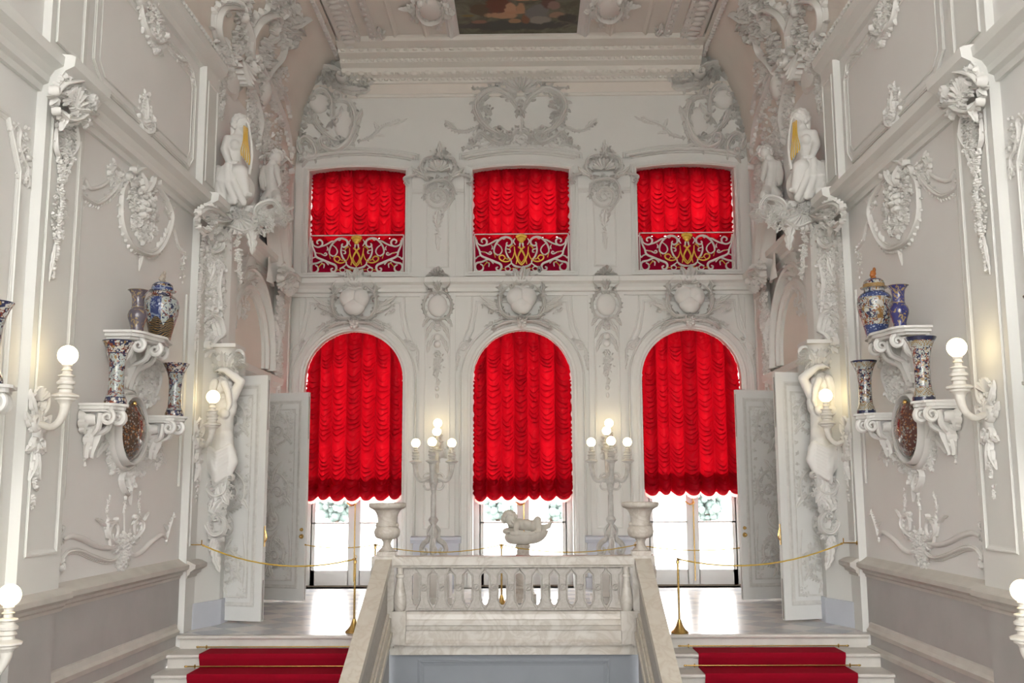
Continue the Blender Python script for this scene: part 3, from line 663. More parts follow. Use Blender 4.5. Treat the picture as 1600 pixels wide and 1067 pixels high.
# ---------------------------------------------------------------- doors
def leaf_orn(mb, pl, W, H, seed):
    a, b = .14, W - .14
    mold(mb, pl, rect(a, .22, b, H - .16), .03, .018); mold(mb, pl, rect(a + .09, .32, b - .09, H - .28), .014, .012)
    c = (a + b) / 2
    for s in (-1, 1):
        q = pl.refl(c) if s > 0 else pl
        for z, k in ((2.78, 1), (1.78, 1.1), (.75, .9)):
            orocaille(mb, q, [(c - .05 * k, z - .28 * k), (c - .26 * k, z - .18 * k), (c - .30 * k, z + .06 * k), (c - .16 * k, z + .22 * k), (c - .02, z + .26 * k)], 0.028 * k, .034, 1, .9)
            otube(mb, q, spiral((c - .12 * k, z - .05 * k), .10 * k, 0, 1.3, 1), .018, .03)
            oleaf(mb, q, (c - .03, z + .1 * k), (c - .2 * k, z + .42 * k), .05, .034, .8); oleaf(mb, q, (c - .02, z - .2 * k), (c - .14 * k, z - .46 * k), .045, .034, -.7); oleaf(mb, q, (c - .2 * k, z - .1 * k), (c - .36 * k, z - .28 * k), .045, .034, .9)
            ocluster(mb, q, (c - .14 * k, z + .02), .22 * k, .24 * k, 22, .05, .036)
        ogarland(mb, q, [(a + .15, H - .5), (a + .15, 1.9)], .035, .5); otube(mb, q, [(a + .15, .45), (a + .13, .8), (a + .17, 1.2)], .016, .014)
        ocluster(mb, q, (a + .17, .42), .07, .1, 7, .035, .018); ocluster(mb, q, (a + .18, H - .38), .1, .09, 8, .04, .018)
    for z in (3.15, 2.4, 2.2, 1.2, .4): oflower(mb, pl, (c, z), .045, .02)
    oshell(mb, pl, (c, 1.28), .13, 0, 2 * PI, 9, .02); oblob(mb, pl, (c, 1.28), .06, .07, .025); otube(mb, pl, arc((c, 1.28), .17, 0, 2 * PI), .014, .015)
def door(n, H, T, knob):
    H, T = Vector((*H, .03)), Vector((*T, .03)); U = (T - H); W = U.length; U.normalize(); N = Vector((U.y, -U.x, 0)) if U.x > 0 else Vector((-U.y, U.x, 0))
    if N.y > 0: N = -N
    r = sroot('door_%d' % n, H); Hh = 3.37; m = MB(); th = .07
    ft = [H, T, T - N * th, H - N * th]; m.prism([(p.x, p.y) for p in ft], .03, .03 + Hh); lf = struct(m, 'leaf', DOORW, r)
    pl = Pl(H, U, (0, 0, 1), N); m = MB(); leaf_orn(m, pl, W, Hh, n); struct(m, 'stucco_relief', DOORM, lf, True)
    m = MB(); P = lambda u, v, h: H + U * u + Vector((0, 0, v)) + N * h
    if knob:
        for v, rr in ((1.13, .022), (1.02, .03)):
            m.ball(P(W - .06, v, .03), (rr, rr, rr), 10, 8); m.ball(P(W - .06, v, .004), (rr * 1.3, rr * 1.3, rr * 1.3), 10, 8)
    else:
        m.box(P(W + .004, 1.0, -.055), P(W + .001, 1.28, -.02)); m.tube([P(W + .01, 1.06, -.035), P(W + .035, 1.12, -.035), P(W + .01, 1.22, -.035)], .009, 6)
    struct(m, 'door_handle', BRASS, lf, True)
    m = MB(); m.box(P(W + .002, .02, -.045), P(W + .004, .55, -.025)); m.box(P(W + .002, 2.6, -.045), P(W + .004, 3.3, -.025)); struct(m, 'flush_bolt', mat('dark_bolt_%d' % n, (.12, .09, .07), .4, .6), lf)
    m = MB(); q = P(W * .42, 0, .02); m.lathe([(.014, .0), (.014, .03), (.02, .03), (.02, .055), (.008, .06)], (q.x, q.y, -.0), 10); struct(m, 'door_stop', BLACK, lf, True)
    return r
d1 = door(1, (-4.78, 14.44), (-3.55, 14.06), False); d2 = door(2, (-4.78, 17.0), (-3.53, 16.62), True)
mir(d1, 'door_3'); mir(d2, 'door_4')
# ---------------------------------------------------------------- middle balustrade
r = thing('marble_balustrade', (-.1, 13.0, 0), 'veined white marble balustrade with pierced slots between the two stair rails', 'balustrade')
m = MB(); TR_ = [(0, .83), (.11, .83), (.115, .85), (.14, .86), (.145, .945), (.13, .965), (0, .967)]
extr(m, TR_, (-1.60, 13.0, 0), (1.40, 13.0, 0), (0, -1, 0)); extr(m, TR_, (1.40, 13.0, 0), (-1.60, 13.0, 0), (0, 1, 0)); obj(m, 'top_rail', MARB, r, False)
m = MB(); BP = [(0, -.12), (.09, -.12), (.10, -.08), (.07, -.05), (.07, .06), (.10, .07), (.11, .12), (.13, .13), (.13, .19), (.11, .20), (.10, .26), (.07, .29), (0, .30)]
extr(m, BP, (-1.60, 13.0, 0), (1.40, 13.0, 0), (0, -1, 0)); extr(m, [(d, max(z, .0)) for d, z in BP], (1.40, 13.0, 0), (-1.60, 13.0, 0), (0, 1, 0)); obj(m, 'base_moulding', MARB, r, False)
xs = [-1.322 + k * .217 for k in range(13)]; PB = Pl((0, 12.95, 0), (1, 0, 0), (0, 0, 1), (0, -1, 0))
half = [(0, .755), (.025, .748), (.047, .72), (.047, .44), (.034, .425), (.038, .40), (.02, .368), (0, .36)]
def unit(x0, x1, n0, n1):
    pts = [(x0, .30)] + ([(x0 + a, z) for a, z in reversed(half)] if n0 else []) + [(x0, .84)]
    pts += [(x1, .84)] + ([(x1 - a, z) for a, z in half] if n1 else []) + [(x1, .30)]
    m = MB(); n = len(pts); T = tessellate_polygon([[Vector((u, v, 0)) for u, v in pts]])
    for Yq in (12.95, 13.02): m.add([(u, Yq, v) for u, v in pts], T)
    m.add([(u, 12.95, v) for u, v in pts] + [(u, 13.02, v) for u, v in pts], [(i, (i + 1) % n, n + (i + 1) % n, n + i) for i in range(n)])
    xm = (x0 + x1) / 2
    if n0 and n1:
        for s, xx in ((1, x0), (-1, x1)): otube(m, PB, [(xx + s * .006, .82), (xx + s * .006, .795), (xx + s * .064, .73), (xx + s * .064, .43), (xx + s * .02, .345), (xx + s * .006, .335), (xx + s * .006, .31)], .007, .014, ROUND, 0, False)
        otube(m, PB, arc((xm, .58), .036, 0, 2 * PI, 14), .009, .016, ROUND, 0); otube(m, PB, [(xm - .04, .54), (xm, .58), (xm + .04, .63)], .008, .016)
        otube(m, PB, [(x0 + .04, .815), (x1 - .04, .815)], .007, .012, ROUND, 0, False); otube(m, PB, [(x0 + .04, .325), (x1 - .04, .325)], .007, .012, ROUND, 0, False)
    obj(m, 'baluster', MARBG, r)
for k in range(12): unit(xs[k], xs[k + 1], True, True)
unit(-1.50, xs[0], False, True); unit(xs[-1], 1.30, True, False)
for x0, x1 in ((-1.56, -1.47), (1.27, 1.36)):
    xm = (x0 + x1) / 2; m = MB(); m.lathe([(.06, .30), (.075, .33), (.082, .40), (.078, .46), (.06, .56), (.045, .66), (.038, .70), (.055, .71), (.055, .74), (.04, .75), (.04, .84)], (xm, 12.93, 0), 16); obj(m, 'end_baluster', MARB, r)
    m = MB(); m.box((xm - .085, 12.84, .06), (xm + .085, 13.1, .30)); m.box((xm - .075, 12.86, -.1), (xm + .075, 13.1, .06)); obj(m, 'end_block', MARB, r, False)
# sloping stair balustrades
def stair_rail(s, x0, x1, label):
    xm = (x0 + x1) / 2; r = thing('stair_balustrade', (xm, 12.9, 0), label, 'balustrade', 'sloping stair balustrades'); SL = .44; y0, y1 = 13.0, 5.0; inn = x1 if s < 0 else x0; d = 1 if s < 0 else -1
    def slab(zt, zb, xa, xb):
        m = MB(); f = lambda y: -SL * (12.95 - y)
        m.loft([[(xa, y0, f(y0) + zb), (xb, y0, f(y0) + zb), (xb, y0, f(y0) + zt), (xa, y0, f(y0) + zt)], [(xa, y1, f(y1) + zb), (xb, y1, f(y1) + zb), (xb, y1, f(y1) + zt), (xa, y1, f(y1) + zt)]]); return m
    def join(*ms):
        m = MB()
        for q in ms: m.add(q.v, q.f)
        return m
    obj(join(slab(.965, .86, x0, x1), slab(.87, .83, x0 + .015, x1 - .015)), 'handrail', MARBR, r, False)
    obj(slab(.84, .22, x0 + .05, x1 - .05), 'panel', MARBG, r, False)
    obj(join(slab(.30, .24, x0 + .02, x1 - .02), slab(.25, .04, x0, x1), slab(.08, .0, x0 - .02, x1 + .02)), 'base_moulding', MARBR, r, False)
    obj(slab(.02, -4.8, x0 + .03, x1 - .03), 'string_wall', DADO, r, False)
    m = MB(); m.box((x0 - .03, 12.90, -.15), (x1 + .03, 13.18, .84)); m.box((x0 - .05, 12.88, .84), (x1 + .05, 13.22, .967)); m.box((x0 - .05, 12.88, -.12), (x1 + .05, 13.20, .30)); obj(m, 'newel_post', MARB, r, False)
    m = MB(); e = x0 - .03 if s < 0 else x1 + .03; q = Pl((e, 13.05, .55), (0, 1, 0), (0, 0, 1), (s, 0, 0)); otube(m, q, spiral((0, .2), .11, 0, 1.5, 1), .03, .05); oleaf(m, q, (0, .15), (0, -.3), .07, .05, .3); obj(m, 'volute', MARB, r)
    return r
stair_rail(-1, -1.82, -1.62, 'sloping white marble stair balustrade left of the middle balustrade')
stair_rail(1, 1.42, 1.62, 'sloping white marble stair balustrade right of the middle balustrade')
# urns on the newels
def urn(c, label):
    r = thing('marble_urn', c, label, 'urn', 'marble urns on the newels'); k = .00139; P = lambda rows: [(a * k, (705 - y) * k) for a, y in rows]
    m = MB(); m.box((c[0] - .118, c[1] - .118, c[2]), (c[0] + .118, c[1] + .118, c[2] + .055)); obj(m, 'plinth', URNM, r, False)
    m = MB(); m.lathe(P([(70, 668), (78, 660), (70, 650), (58, 640), (42, 620), (36, 600), (38, 580), (48, 566), (52, 556)]), c, 28); obj(m, 'foot', URNM, r)
    m = MB(); m.lathe(P([(50, 558), (92, 545), (110, 525), (116, 490), (110, 465), (98, 448), (86, 440)]), c, 48, lambda a, z: .035 * abs(math.sin(a * 8))); obj(m, 'belly', URNM, r)
    m = MB(); m.lathe(P([(84, 448), (90, 436), (84, 424), (84, 400), (88, 360), (96, 330), (112, 300), (134, 284), (150, 280)]), c, 48, lambda a, z: .03 * abs(math.sin(a * 10))); obj(m, 'neck', URNM, r)
    m = MB(); m.lathe(P([(140, 282), (160, 274), (170, 262), (172, 240), (166, 230), (150, 228), (130, 236), (100, 300), (60, 320)]), c, 32); obj(m, 'rim', URNM, r)
    m = MB()
    for a in (PI, 0): m.ball((c[0] + .12 * math.cos(a), c[1], c[2] + .38), (.03, .04, .035), 8, 6)
    obj(m, 'mask', URNM, r)
    return r
urn((-1.70, 13.03, .967), 'fluted marble urn on the left newel post'); urn((1.515, 13.03, .967), 'fluted marble urn on the right newel post')
# ---------------------------------------------------------------- stair carpets and rods
def carpet(x0, x1, label):
    path = [(YF - .012, -RI + .012)]
    for k in range(1, 9): y, z = YF - TR * k, -RI * k; path += [(y - .03, z + .014), (y - .036, z - .02), (y - .02, z - .05), (y + .015, z - RI + .014)]
    m = MB(); o = .012; m.loft([[(x0, y, z - .011), (x0, y, z), (x1, y, z), (x1, y, z - .011)] for y, z in path]); return tag(obj(m, 'stair_carpet', CARPET), label, 'carpet', 'crimson stair carpets')
carpet(-3.88, -2.09, 'crimson carpet running down the left stair flight'); carpet(2.12, 3.87, 'crimson carpet running down the right stair flight')
for s, x0, x1 in ((-1, -3.88, -2.09), (1, 2.12, 3.87)):
    for k in range(1, 8):
        y, z = YF - TR * (k - 1) - .012, -RI * k + .028; a, b = x0 - .16, x1 + .16
        r = thing('carpet_rod', ((a + b) / 2, y, z - .012), ('brass carpet rod at the back of the %s tread of the %s flight' % (('top', 'second', 'third', 'fourth', 'fifth', 'sixth', 'seventh')[k - 1], 'left' if s < 0 else 'right')), 'carpet rod', 'brass carpet rods'); m = MB(); m.tube([(a, y, z), (b, y, z)], .008, 8, False); rd = obj(m, 'rod', BRASS, r)
        for e in (x0 - .05, x1 + .05):
            m = MB(); m.tube([(e, y + .02 * math.cos(t * PI / 6), z + .02 * math.sin(t * PI / 6)) for t in range(13)], .006, 6, False); obj(m, 'bracket', BRASS, r)
        for e in (a, b): m = MB(); m.ball((e, y, z), (.022, .012, .012), 8, 6); obj(m, 'finial', BRASS, rd)
# ---------------------------------------------------------------- stanchions, ropes, hooks
def stanchion(x, y, h, label):
    r = thing('rope_stanchion', (x, y, 0), label, 'stanchion', 'brass rope stanchions'); m = MB(); m.lathe([(.11, 0), (.112, .012), (.10, .025), (.075, .045), (.045, .09), (.026, .15), (.02, .17)], (x, y, 0), 20); obj(m, 'base', BRASS, r)
    m = MB(); m.lathe([(.014, .165), (.014, h - .07), (.02, h - .065), (.02, h - .03), (.012, h - .02), (.016, h - .005), (.006, h + .004)], (x, y, 0), 12); po = obj(m, 'post', BRASS, r)
    m = MB(); m.tube([(x + .018 * math.cos(t * PI / 6), y, h + .015 + .018 * math.sin(t * PI / 6)) for t in range(13)], .004, 6, False); obj(m, 'ring', BRASS, po); return Vector((x, y, h - .01))
def rope(a, b, sag, label, r_=.009):
    a, b = Vector(a), Vector(b); n = 26; pts = [a.lerp(b, i / n) - Vector((0, 0, sag * 4 * (i / n) * (1 - i / n))) for i in range(n + 1)]
    m = MB()
    for s in range(3): m.tube([p + Vector((0, math.cos(i * 1.1 + s * 2.09), math.sin(i * 1.1 + s * 2.09))) * r_ * .5 for i, p in enumerate(pts)], r_ * .62, 5)
    t = thing('barrier_rope', a, label, 'rope', 'golden barrier ropes'); obj(m, 'cord', ROPE, t)
    for p in (pts[0].lerp(pts[1], .3), pts[-1].lerp(pts[-2], .3)): m = MB(); m.ball(p, (.016, .016, .014), 8, 6); obj(m, 'end_cap', BRASS, t)
def hook(q, s, label):
    r = thing('wall_hook', q, label, 'hook', 'brass wall hooks'); m = MB(); m.tube([q + Vector((s * .16, 0, 0)), q], .008, 6, False); m.tube([q, q + Vector((-s * .0, 0, .06))], .007, 6, False); obj(m, 'arm', BRASS, r); m = MB(); m.ball(q + Vector((s * .17, 0, 0)), (.012, .03, .03), 8, 6); obj(m, 'rosette', BRASS, r)
fl_ = at(553, 988, Z=0); fr_ = at(1062, 989, Z=0)
sl = stanchion(fl_.x, fl_.y, at(557, 872, Y=fl_.y).z, 'brass stanchion on the landing edge beside the left stair balustrade'); sr = stanchion(fr_.x, fr_.y, at(1057, 872, Y=fr_.y).z, 'brass stanchion on the landing edge beside the right stair balustrade')
hl = at(315, 851, X=-4.15); hr = at(1318, 848, X=4.13)
hook(hl, -1, 'small brass hook on the left pier holding the rope'); hook(hr, 1, 'small brass hook on the right pier holding the rope')
rope(hl, sl, .17, 'golden rope from the left pier to the front left stanchion'); rope(hr, sr, .17, 'golden rope from the right pier to the front right stanchion')
bs = []
for px, lb in ((586.5, 'behind the left marble urn'), (783.5, 'left of the reclining marble child'), (994, 'behind the right marble urn')):
    q = at(px, 850, Y=16.1); bs.append(stanchion(q.x, 16.1, q.z, 'thin brass stanchion ' + lb))
rope(at(476, 851, Y=16.55), bs[0], .05, 'thin golden rope from the left far door leaf to the stanchion behind the urn', .007); rope(bs[0], bs[1], .115, 'thin golden rope sagging before the left candelabrum', .007)
rope(bs[1], bs[2], .115, 'thin golden rope sagging before the marble child and right candelabrum', .007); rope(bs[2], at(1156, 856, Y=16.55), .06, 'thin golden rope from the right urn stanchion to the right far door leaf', .007)
# ---------------------------------------------------------------- porcelain
def porcelain(name, kind, H):
    t = NT(name, .13); P = t.tc.outputs['Object']; sep = t.n('SeparateXYZ', Vector=P); z = sep.outputs[2]; ang = t.math('ARCTAN2', sep.outputs[1], sep.outputs[0]); zh = t.math('DIVIDE', z, H)
    t.b.inputs['Coat Weight'].default_value = .5
    NAVY, RED, GO, WH, PALE, BLK = (.014, .018, .06), (.17, .04, .022), (.26, .16, .06), (.50, .48, .44), (.36, .40, .39), (.012, .010, .012)
    vo = t.n('TexVoronoi', Vector=P, Scale=34.0); v2 = t.n('TexVoronoi', {'feature': 'DISTANCE_TO_EDGE'}, Vector=P, Scale=24.0); sp = t.n('SeparateXYZ', Vector=vo.outputs['Color'])
    cells = t.ramp(sp.outputs[0], [(0, NAVY), (.28, RED), (.48, WH), (.68, NAVY), (.84, GO)])
    flow = t.mix(t.ramp(vo.outputs['Distance'], [(0, (1, 1, 1)), (.33, (0, 0, 0))]), cells, WH); flow = t.mix(t.ramp(vo.outputs['Distance'], [(0, (1, 1, 1)), (.14, (0, 0, 0))]), flow, RED)
    n1 = t.n('TexNoise', Vector=P, Scale=15.0, Detail=4.0, Distortion=1.5); n2 = t.n('TexNoise', Vector=P, Scale=11.0, Detail=5.0, Distortion=2.5)
    scene = t.mix(t.ramp(n1.outputs['Fac'], [(0, (0, 0, 0)), (.57, (1, 1, 1))]), PALE, RED); scene = t.mix(t.ramp(n2.outputs['Fac'], [(0, (0, 0, 0)), (.57, (1, 1, 1))]), scene, NAVY)
    scene = t.mix(t.ramp(n2.outputs['Fac'], [(0, (1, 1, 1)), (.37, (0, 0, 0))]), scene, GO)
    if kind == 'beaker':
        c = t.mix(t.ramp(zh, [(0, (1, 1, 1)), (.10, (.0, 0, 0)), (.80, (1, 1, 1))]), scene, flow)
        c = t.mix(t.ramp(zh, [(0, (0, 0, 0)), (.095, (1, 1, 1)), (.11, (0, 0, 0)), (.785, (1, 1, 1)), (.80, (0, 0, 0)), (.975, (1, 1, 1))]), c, NAVY)
        rail = t.math('LESS_THAN', t.math('ABSOLUTE', t.math('SUBTRACT', t.math('FRACT', t.math('MULTIPLY', ang, 2.6)), .5)), .06); band = t.ramp(zh, [(0, (0, 0, 0)), (.13, (1, 1, 1)), (.22, (0, 0, 0))])
        c = t.mix(t.math('MULTIPLY', rail, band), c, RED); c = t.mix(t.ramp(zh, [(0, (0, 0, 0)), (.165, (1, 1, 1)), (.175, (0, 0, 0))]), c, RED)
    elif kind == 'beaker2':
        c = t.mix(t.ramp(n1.outputs['Fac'], [(0, (0, 0, 0)), (.50, (1, 1, 1))]), scene, flow); c = t.mix(t.ramp(zh, [(0, (1, 1, 1)), (.06, (0, 0, 0)), (.93, (1, 1, 1))]), c, NAVY)
        ck = t.n('TexChecker', Vector=P, Scale=70.0); c = t.mix(t.ramp(zh, [(0, (0, 0, 0)), (.08, (1, 1, 1)), (.20, (0, 0, 0)), (.84, (1, 1, 1)), (.92, (0, 0, 0))]), c, t.mix(ck.outputs['Fac'], GO, PALE))
    elif kind == 'jar':
        pan = t.math('SINE', t.math('MULTIPLY', ang, 3.0)); blue = t.mix(t.ramp(n1.outputs['Fac'], [(0, (0, 0, 0)), (.52, (1, 1, 1))]), (.018, .035, .14), (.20, .25, .36))
        c = t.mix(t.ramp(pan, [(0, (0, 0, 0)), (.55, (1, 1, 1))]), scene, blue)
        wv = t.n('TexWave', {'wave_type': 'RINGS'}, Vector=P, Scale=16.0, Distortion=7.0, Detail=2.0); dark = t.mix(t.ramp(wv.outputs['Fac'], [(0, (0, 0, 0)), (.78, (1, 1, 1))]), BLK, GO)
        lim = t.math('SUBTRACT', zh, t.math('MULTIPLY', t.math('ABSOLUTE', pan), .12)); c = t.mix(t.ramp(lim, [(0, (1, 1, 1)), (.20, (0, 0, 0))]), c, dark)
        c = t.mix(t.ramp(zh, [(0, (0, 0, 0)), (.60, (1, 1, 1)), (.68, (0, 0, 0)), (.76, (1, 1, 1)), (.79, (0, 0, 0))]), c, flow); c = t.mix(t.ramp(zh, [(0, (1, 1, 1)), (.02, (0, 0, 0)), (.70, (1, 1, 1)), (.75, (0, 0, 0)), (.79, (1, 1, 1)), (.82, (0, 0, 0)), (.92, (1, 1, 1))]), c, blue)
    elif kind == 'jar2':
        pan = t.math('SINE', t.math('MULTIPLY', ang, 3.0)); c = t.mix(t.ramp(n1.outputs['Fac'], [(0, (0, 0, 0)), (.46, (1, 1, 1))]), flow, scene); br = t.mix(t.ramp(n2.outputs['Fac'], [(0, (0, 0, 0)), (.5, (1, 1, 1))]), (.28, .15, .05), WH)
        c = t.mix(t.ramp(pan, [(0, (0, 0, 0)), (.82, (1, 1, 1))]), c, br); c = t.mix(t.ramp(zh, [(0, (1, 1, 1)), (.17, (0, 0, 0)), (.55, (1, 1, 1)), (.64, (0, 0, 0)), (.80, (1, 1, 1)), (.9, (0, 0, 0))]), c, t.mix(t.ramp(vo.outputs['Distance'], [(0, (1, 1, 1)), (.28, (0, 0, 0))]), (.03, .05, .16), (.35, .42, .55)))
        c = t.mix(t.ramp(zh, [(0, (0, 0, 0)), (.69, (1, 1, 1)), (.75, (0, 0, 0))]), c, GO)
    elif kind == 'powder' or kind == 'powder2':
        bl = (.025, .028, .14) if kind == 'powder2' else (.04, .036, .09); c = t.mix(t.ramp(n2.outputs['Fac'], [(0, (0, 0, 0)), (.56, (1, 1, 1))]), bl, (.28, .20, .10)); c = t.mix(t.ramp(zh, [(0, (0, 0, 0)), (.57, (1, 1, 1)), (.59, (0, 0, 0)), (.97, (1, 1, 1))]), c, (.25, .18, .12))
        if kind == 'powder': c = t.mix(.35, c, (.18, .145, .11))
    else:
        c = t.mix(t.ramp(vo.outputs['Distance'], [(0, (1, 1, 1)), (.36, (0, 0, 0))]), (.07, .035, .02) if kind == 'dish' else (.09, .03, .025), t.mix(t.ramp(sp.outputs[1], [(0, (0, 0, 0)), (.5, (1, 1, 1))]), (.30, .26, .23), (.27, .11, .04))); c = t.mix(t.ramp(vo.outputs['Distance'], [(0, (1, 1, 1)), (.13, (0, 0, 0))]), c, (.22, .06, .03)); c = t.mix(t.ramp(n1.outputs['Fac'], [(0, (0, 0, 0)), (.63, (1, 1, 1))]), c, (.22, .24, .22))
    return t.out(c)
BK1, BK2 = porcelain('imari_beaker_glaze', 'beaker', .66), porcelain('imari_brocade_glaze', 'beaker2', .66)
JR1, JR2 = porcelain('imari_jar_glaze', 'jar', .84), porcelain('imari_floral_jar_glaze', 'jar2', .84); PW1, PW2 = porcelain('powder_blue_gilt_glaze', 'powder', .47), porcelain('cobalt_blue_gilt_glaze', 'powder2', .47)
DS1, DS2 = porcelain('imari_dish_glaze', 'dish', .3), porcelain('dark_imari_dish_glaze', 'dish2', .3); CORAL = mat('coral_glaze', (.35, .11, .02), .25, bump=.3); INNER = mat('dark_vase_interior', (.16, .13, .10), .4)
BEAK = [(.095, 0), (.112, .005), (.112, .035), (.095, .085), (.082, .12), (.076, .22), (.077, .36), (.084, .46), (.10, .53), (.128, .60), (.155, .645), (.158, .655), (.150, .655)]
def beaker(c, label, mt, k=1.0):
    r = thing('beaker_vase', c, label, 'vase', 'porcelain beaker vases'); m = MB(); m.lathe([(a * k, z * k) for a, z in BEAK[:4]], c, 24); obj(m, 'foot', mt, r)
    m = MB(); rows = BEAK[3:]; m.grid([[(c[0] + a * k * math.cos(t * PI / 16), c[1] + a * k * math.sin(t * PI / 16), c[2] + z * k) for t in range(32)] for a, z in rows], cv=True); obj(m, 'body', mt, r)
    m = MB(); m.grid([[(c[0] + a * k * math.cos(t * PI / 16), c[1] + a * k * math.sin(t * PI / 16), c[2] + z * k) for t in range(32)] for a, z in ((.150, .655), (.12, .59), (.07, .5), (.01, .48))], cv=True); obj(m, 'interior', INNER, r)
def jar(c, label, mt, fin):
    r = thing('lidded_jar', c, label, 'jar', 'lidded porcelain jars'); m = MB(); m.lathe([(.105, 0), (.112, .01), (.125, .08), (.155, .20), (.188, .32), (.198, .41), (.188, .47), (.155, .515), (.118, .535), (.112, .58)], c, 40); obj(m, 'body', mt, r)
    m = MB(); m.lathe([(.115, .575), (.150, .58), (.155, .59), (.125, .60), (.122, .625), (.112, .66), (.085, .685), (.04, .70), (.02, .70)], c, 32); ld = obj(m, 'lid', mt, r)
    m = MB(); m.lathe([(.03, .695), (.034, .71), (.022, .73), (.028, .76), (.016, .79)], c, 12); m.ball((c[0], c[1], c[2] + .76), (.035, .028, .04), 8, 6); m.ball((c[0] + .015, c[1], c[2] + .80), (.02, .02, .03), 8, 6); m.ball((c[0] - .012, c[1] - .01, c[2] + .735), (.034, .03, .03), 8, 6); obj(m, 'finial', fin, ld)
def bottle(c, label, mt):
    r = thing('blue_vase', c, label, 'vase', 'small blue gilt vases'); m = MB(); m.lathe([(.066, 0), (.070, .01), (.068, .05), (.080, .10), (.098, .15), (.102, .19), (.09, .23), (.068, .258), (.066, .265)], c, 32); obj(m, 'belly', mt, r)
    m = MB(); m.grid([[(c[0] + a * math.cos(t * PI / 16), c[1] + a * math.sin(t * PI / 16), c[2] + z) for t in range(32)] for a, z in ((.066, .262), (.07, .268), (.064, .275), (.064, .36), (.075, .42), (.1, .452), (.115, .462), (.108, .463), (.06, .42), (.01, .41))], cv=True); obj(m, 'neck', mt, r)
def bracket(yc, hw, zt, dep, label, s, seed, kind):
    """shelf with a serpentine top and a foliage console below"""
    pl = Pl((s * XW, 0, 0), (0, 1, 0), (0, 0, 1), (-s, 0, 0)); r = thing('porcelain_bracket', (s * XW, yc, zt - .2), label, 'wall bracket', 'stucco porcelain brackets'); out = []
    for i in range(17): t = -1 + i / 8; out.append((yc + hw * t, XW - dep * (1 - .35 * abs(t) ** 3) * (1 + .05 * math.cos(t * 7))))
    m = MB()
    for za, zb, k in ((zt - .025, zt, 1.0), (zt - .06, zt - .025, .93), (zt - .085, zt - .06, .84)):
        f = [(s * (XW - (XW - x) * k), yc + (y - yc) * k) for y, x in out] + [(s * (XW - .004), yc + hw * k), (s * (XW - .004), yc - hw * k)]
        m.prism(f, za, zb)
    obj(m, 'shelf', PLO, r, False)
    m = MB(); RNG.seed(seed); zz = zt - .08
    for d in (-1, 1):
        secs = [] # console scroll standing proud of the wall
        for i in range(9):
            t = i / 8; w = .028 * (1 - .4 * t); x = XW - dep * .62 * (1 - t) ** 2.2 - .03; z = zz - kind * t; secs.append([(s * x, yc + d * hw * .45 * (1 - .4 * t) - w, z), (s * (x - .03), yc + d * hw * .45 * (1 - .4 * t), z - .01), (s * x, yc + d * hw * .45 * (1 - .4 * t) + w, z), (s * (XW - .005), yc + d * hw * .45 * (1 - .4 * t), z)])
        m.loft(secs)
        otube(m, pl, spiral((yc + d * hw * .6, zz - .07), .08, PI / 2, 1.4, d), .025, .16); oleaf(m, pl, (yc + d * hw * .5, zz), (yc + d * hw * .15, zz - kind * .8), .09, .14, .7 * d); oleaf(m, pl, (yc + d * hw * .8, zz), (yc + d * hw * .55, zz - kind * .5), .07, .10, -.8 * d)
    for d in (-1, 0, 1):     # volutes curling under the front edge
        y_ = yc + d * hw * .62; X_ = XW - dep * (.66 if d else .78); m.tube([(s * (X_ + .075 * (1 - .8 * t / 22) * math.cos(t * .42 + 1.6)), y_, zz - .06 + .075 * (1 - .8 * t / 22) * math.sin(t * .42 + 1.6)) for t in range(23)], [.030 - .0008 * t for t in range(23)], 7)
        m.tube([(s * (X_ + .07), y_, zz - .01), (s * (X_ + .10), y_ - d * .03, zz - .16), (s * (XW - .07), y_ - d * .09, zz - kind * .55), (s * (XW - .03), y_ - d * .12, zz - kind * .95)], [.03, .035, .03, .012], 7)
    oleaf(m, pl, (yc, zz), (yc, zz - kind), .12, .16, .2, 4); ocluster(m, pl, (yc, zz - kind * .4), hw * .6, kind * .4, 26, .05, .09); ogarland(m, pl, [(yc, zz - kind * .6), (yc - .02, zz - kind * 1.15)], .06)
    obj(m, 'foliage_console', PLO, r)
def dish(s, q, label, mt):
    pl = Pl((s * XW, 0, 0), (0, 1, 0), (0, 0, 1), (-s, 0, 0)); yc, zc = q; r = thing('porcelain_dish', (s * (XW - .05), yc, zc), label, 'dish', 'porcelain dishes in round frames')
    rows = [[(s * (XW - .05 - h), yc + a * math.cos(t * PI / 20), zc + a * math.sin(t * PI / 20)) for t in range(40)] for a, h in ((.305, .06), (.31, .075), (.265, .11), (.19, .14), (.17, .155), (.11, .17), (.005, .175))]; m = MB(); m.grid(rows, cv=True); obj(m, 'glazed_face', mt, r)
    m = MB(); m.ball((s * (XW - .14), yc - .06, zc + .29), (.025, .03, .03), 8, 6); obj(m, 'wall_clip', BRASS, r)
    f = MB(); otube(f, pl, arc((yc, zc), .365, 0, 2 * PI, 48), .055, .15, GROOVE, 0); otube(f, pl, arc((yc, zc), .425, 0, 2 * PI, 48), .03, .08, ROUND, 0); rows = [[(s * (XW - .02), yc + a * math.cos(t * PI / 20), zc + a * math.sin(t * PI / 20)) for t in range(40)] for a in (.33, .01)]; f.grid(rows, cv=True)
    return f, pl
SIDE = (('left', -1, BK1, JR1, PW1, DS1, INNER), ('right', 1, BK2, JR2, PW2, DS2, CORAL))
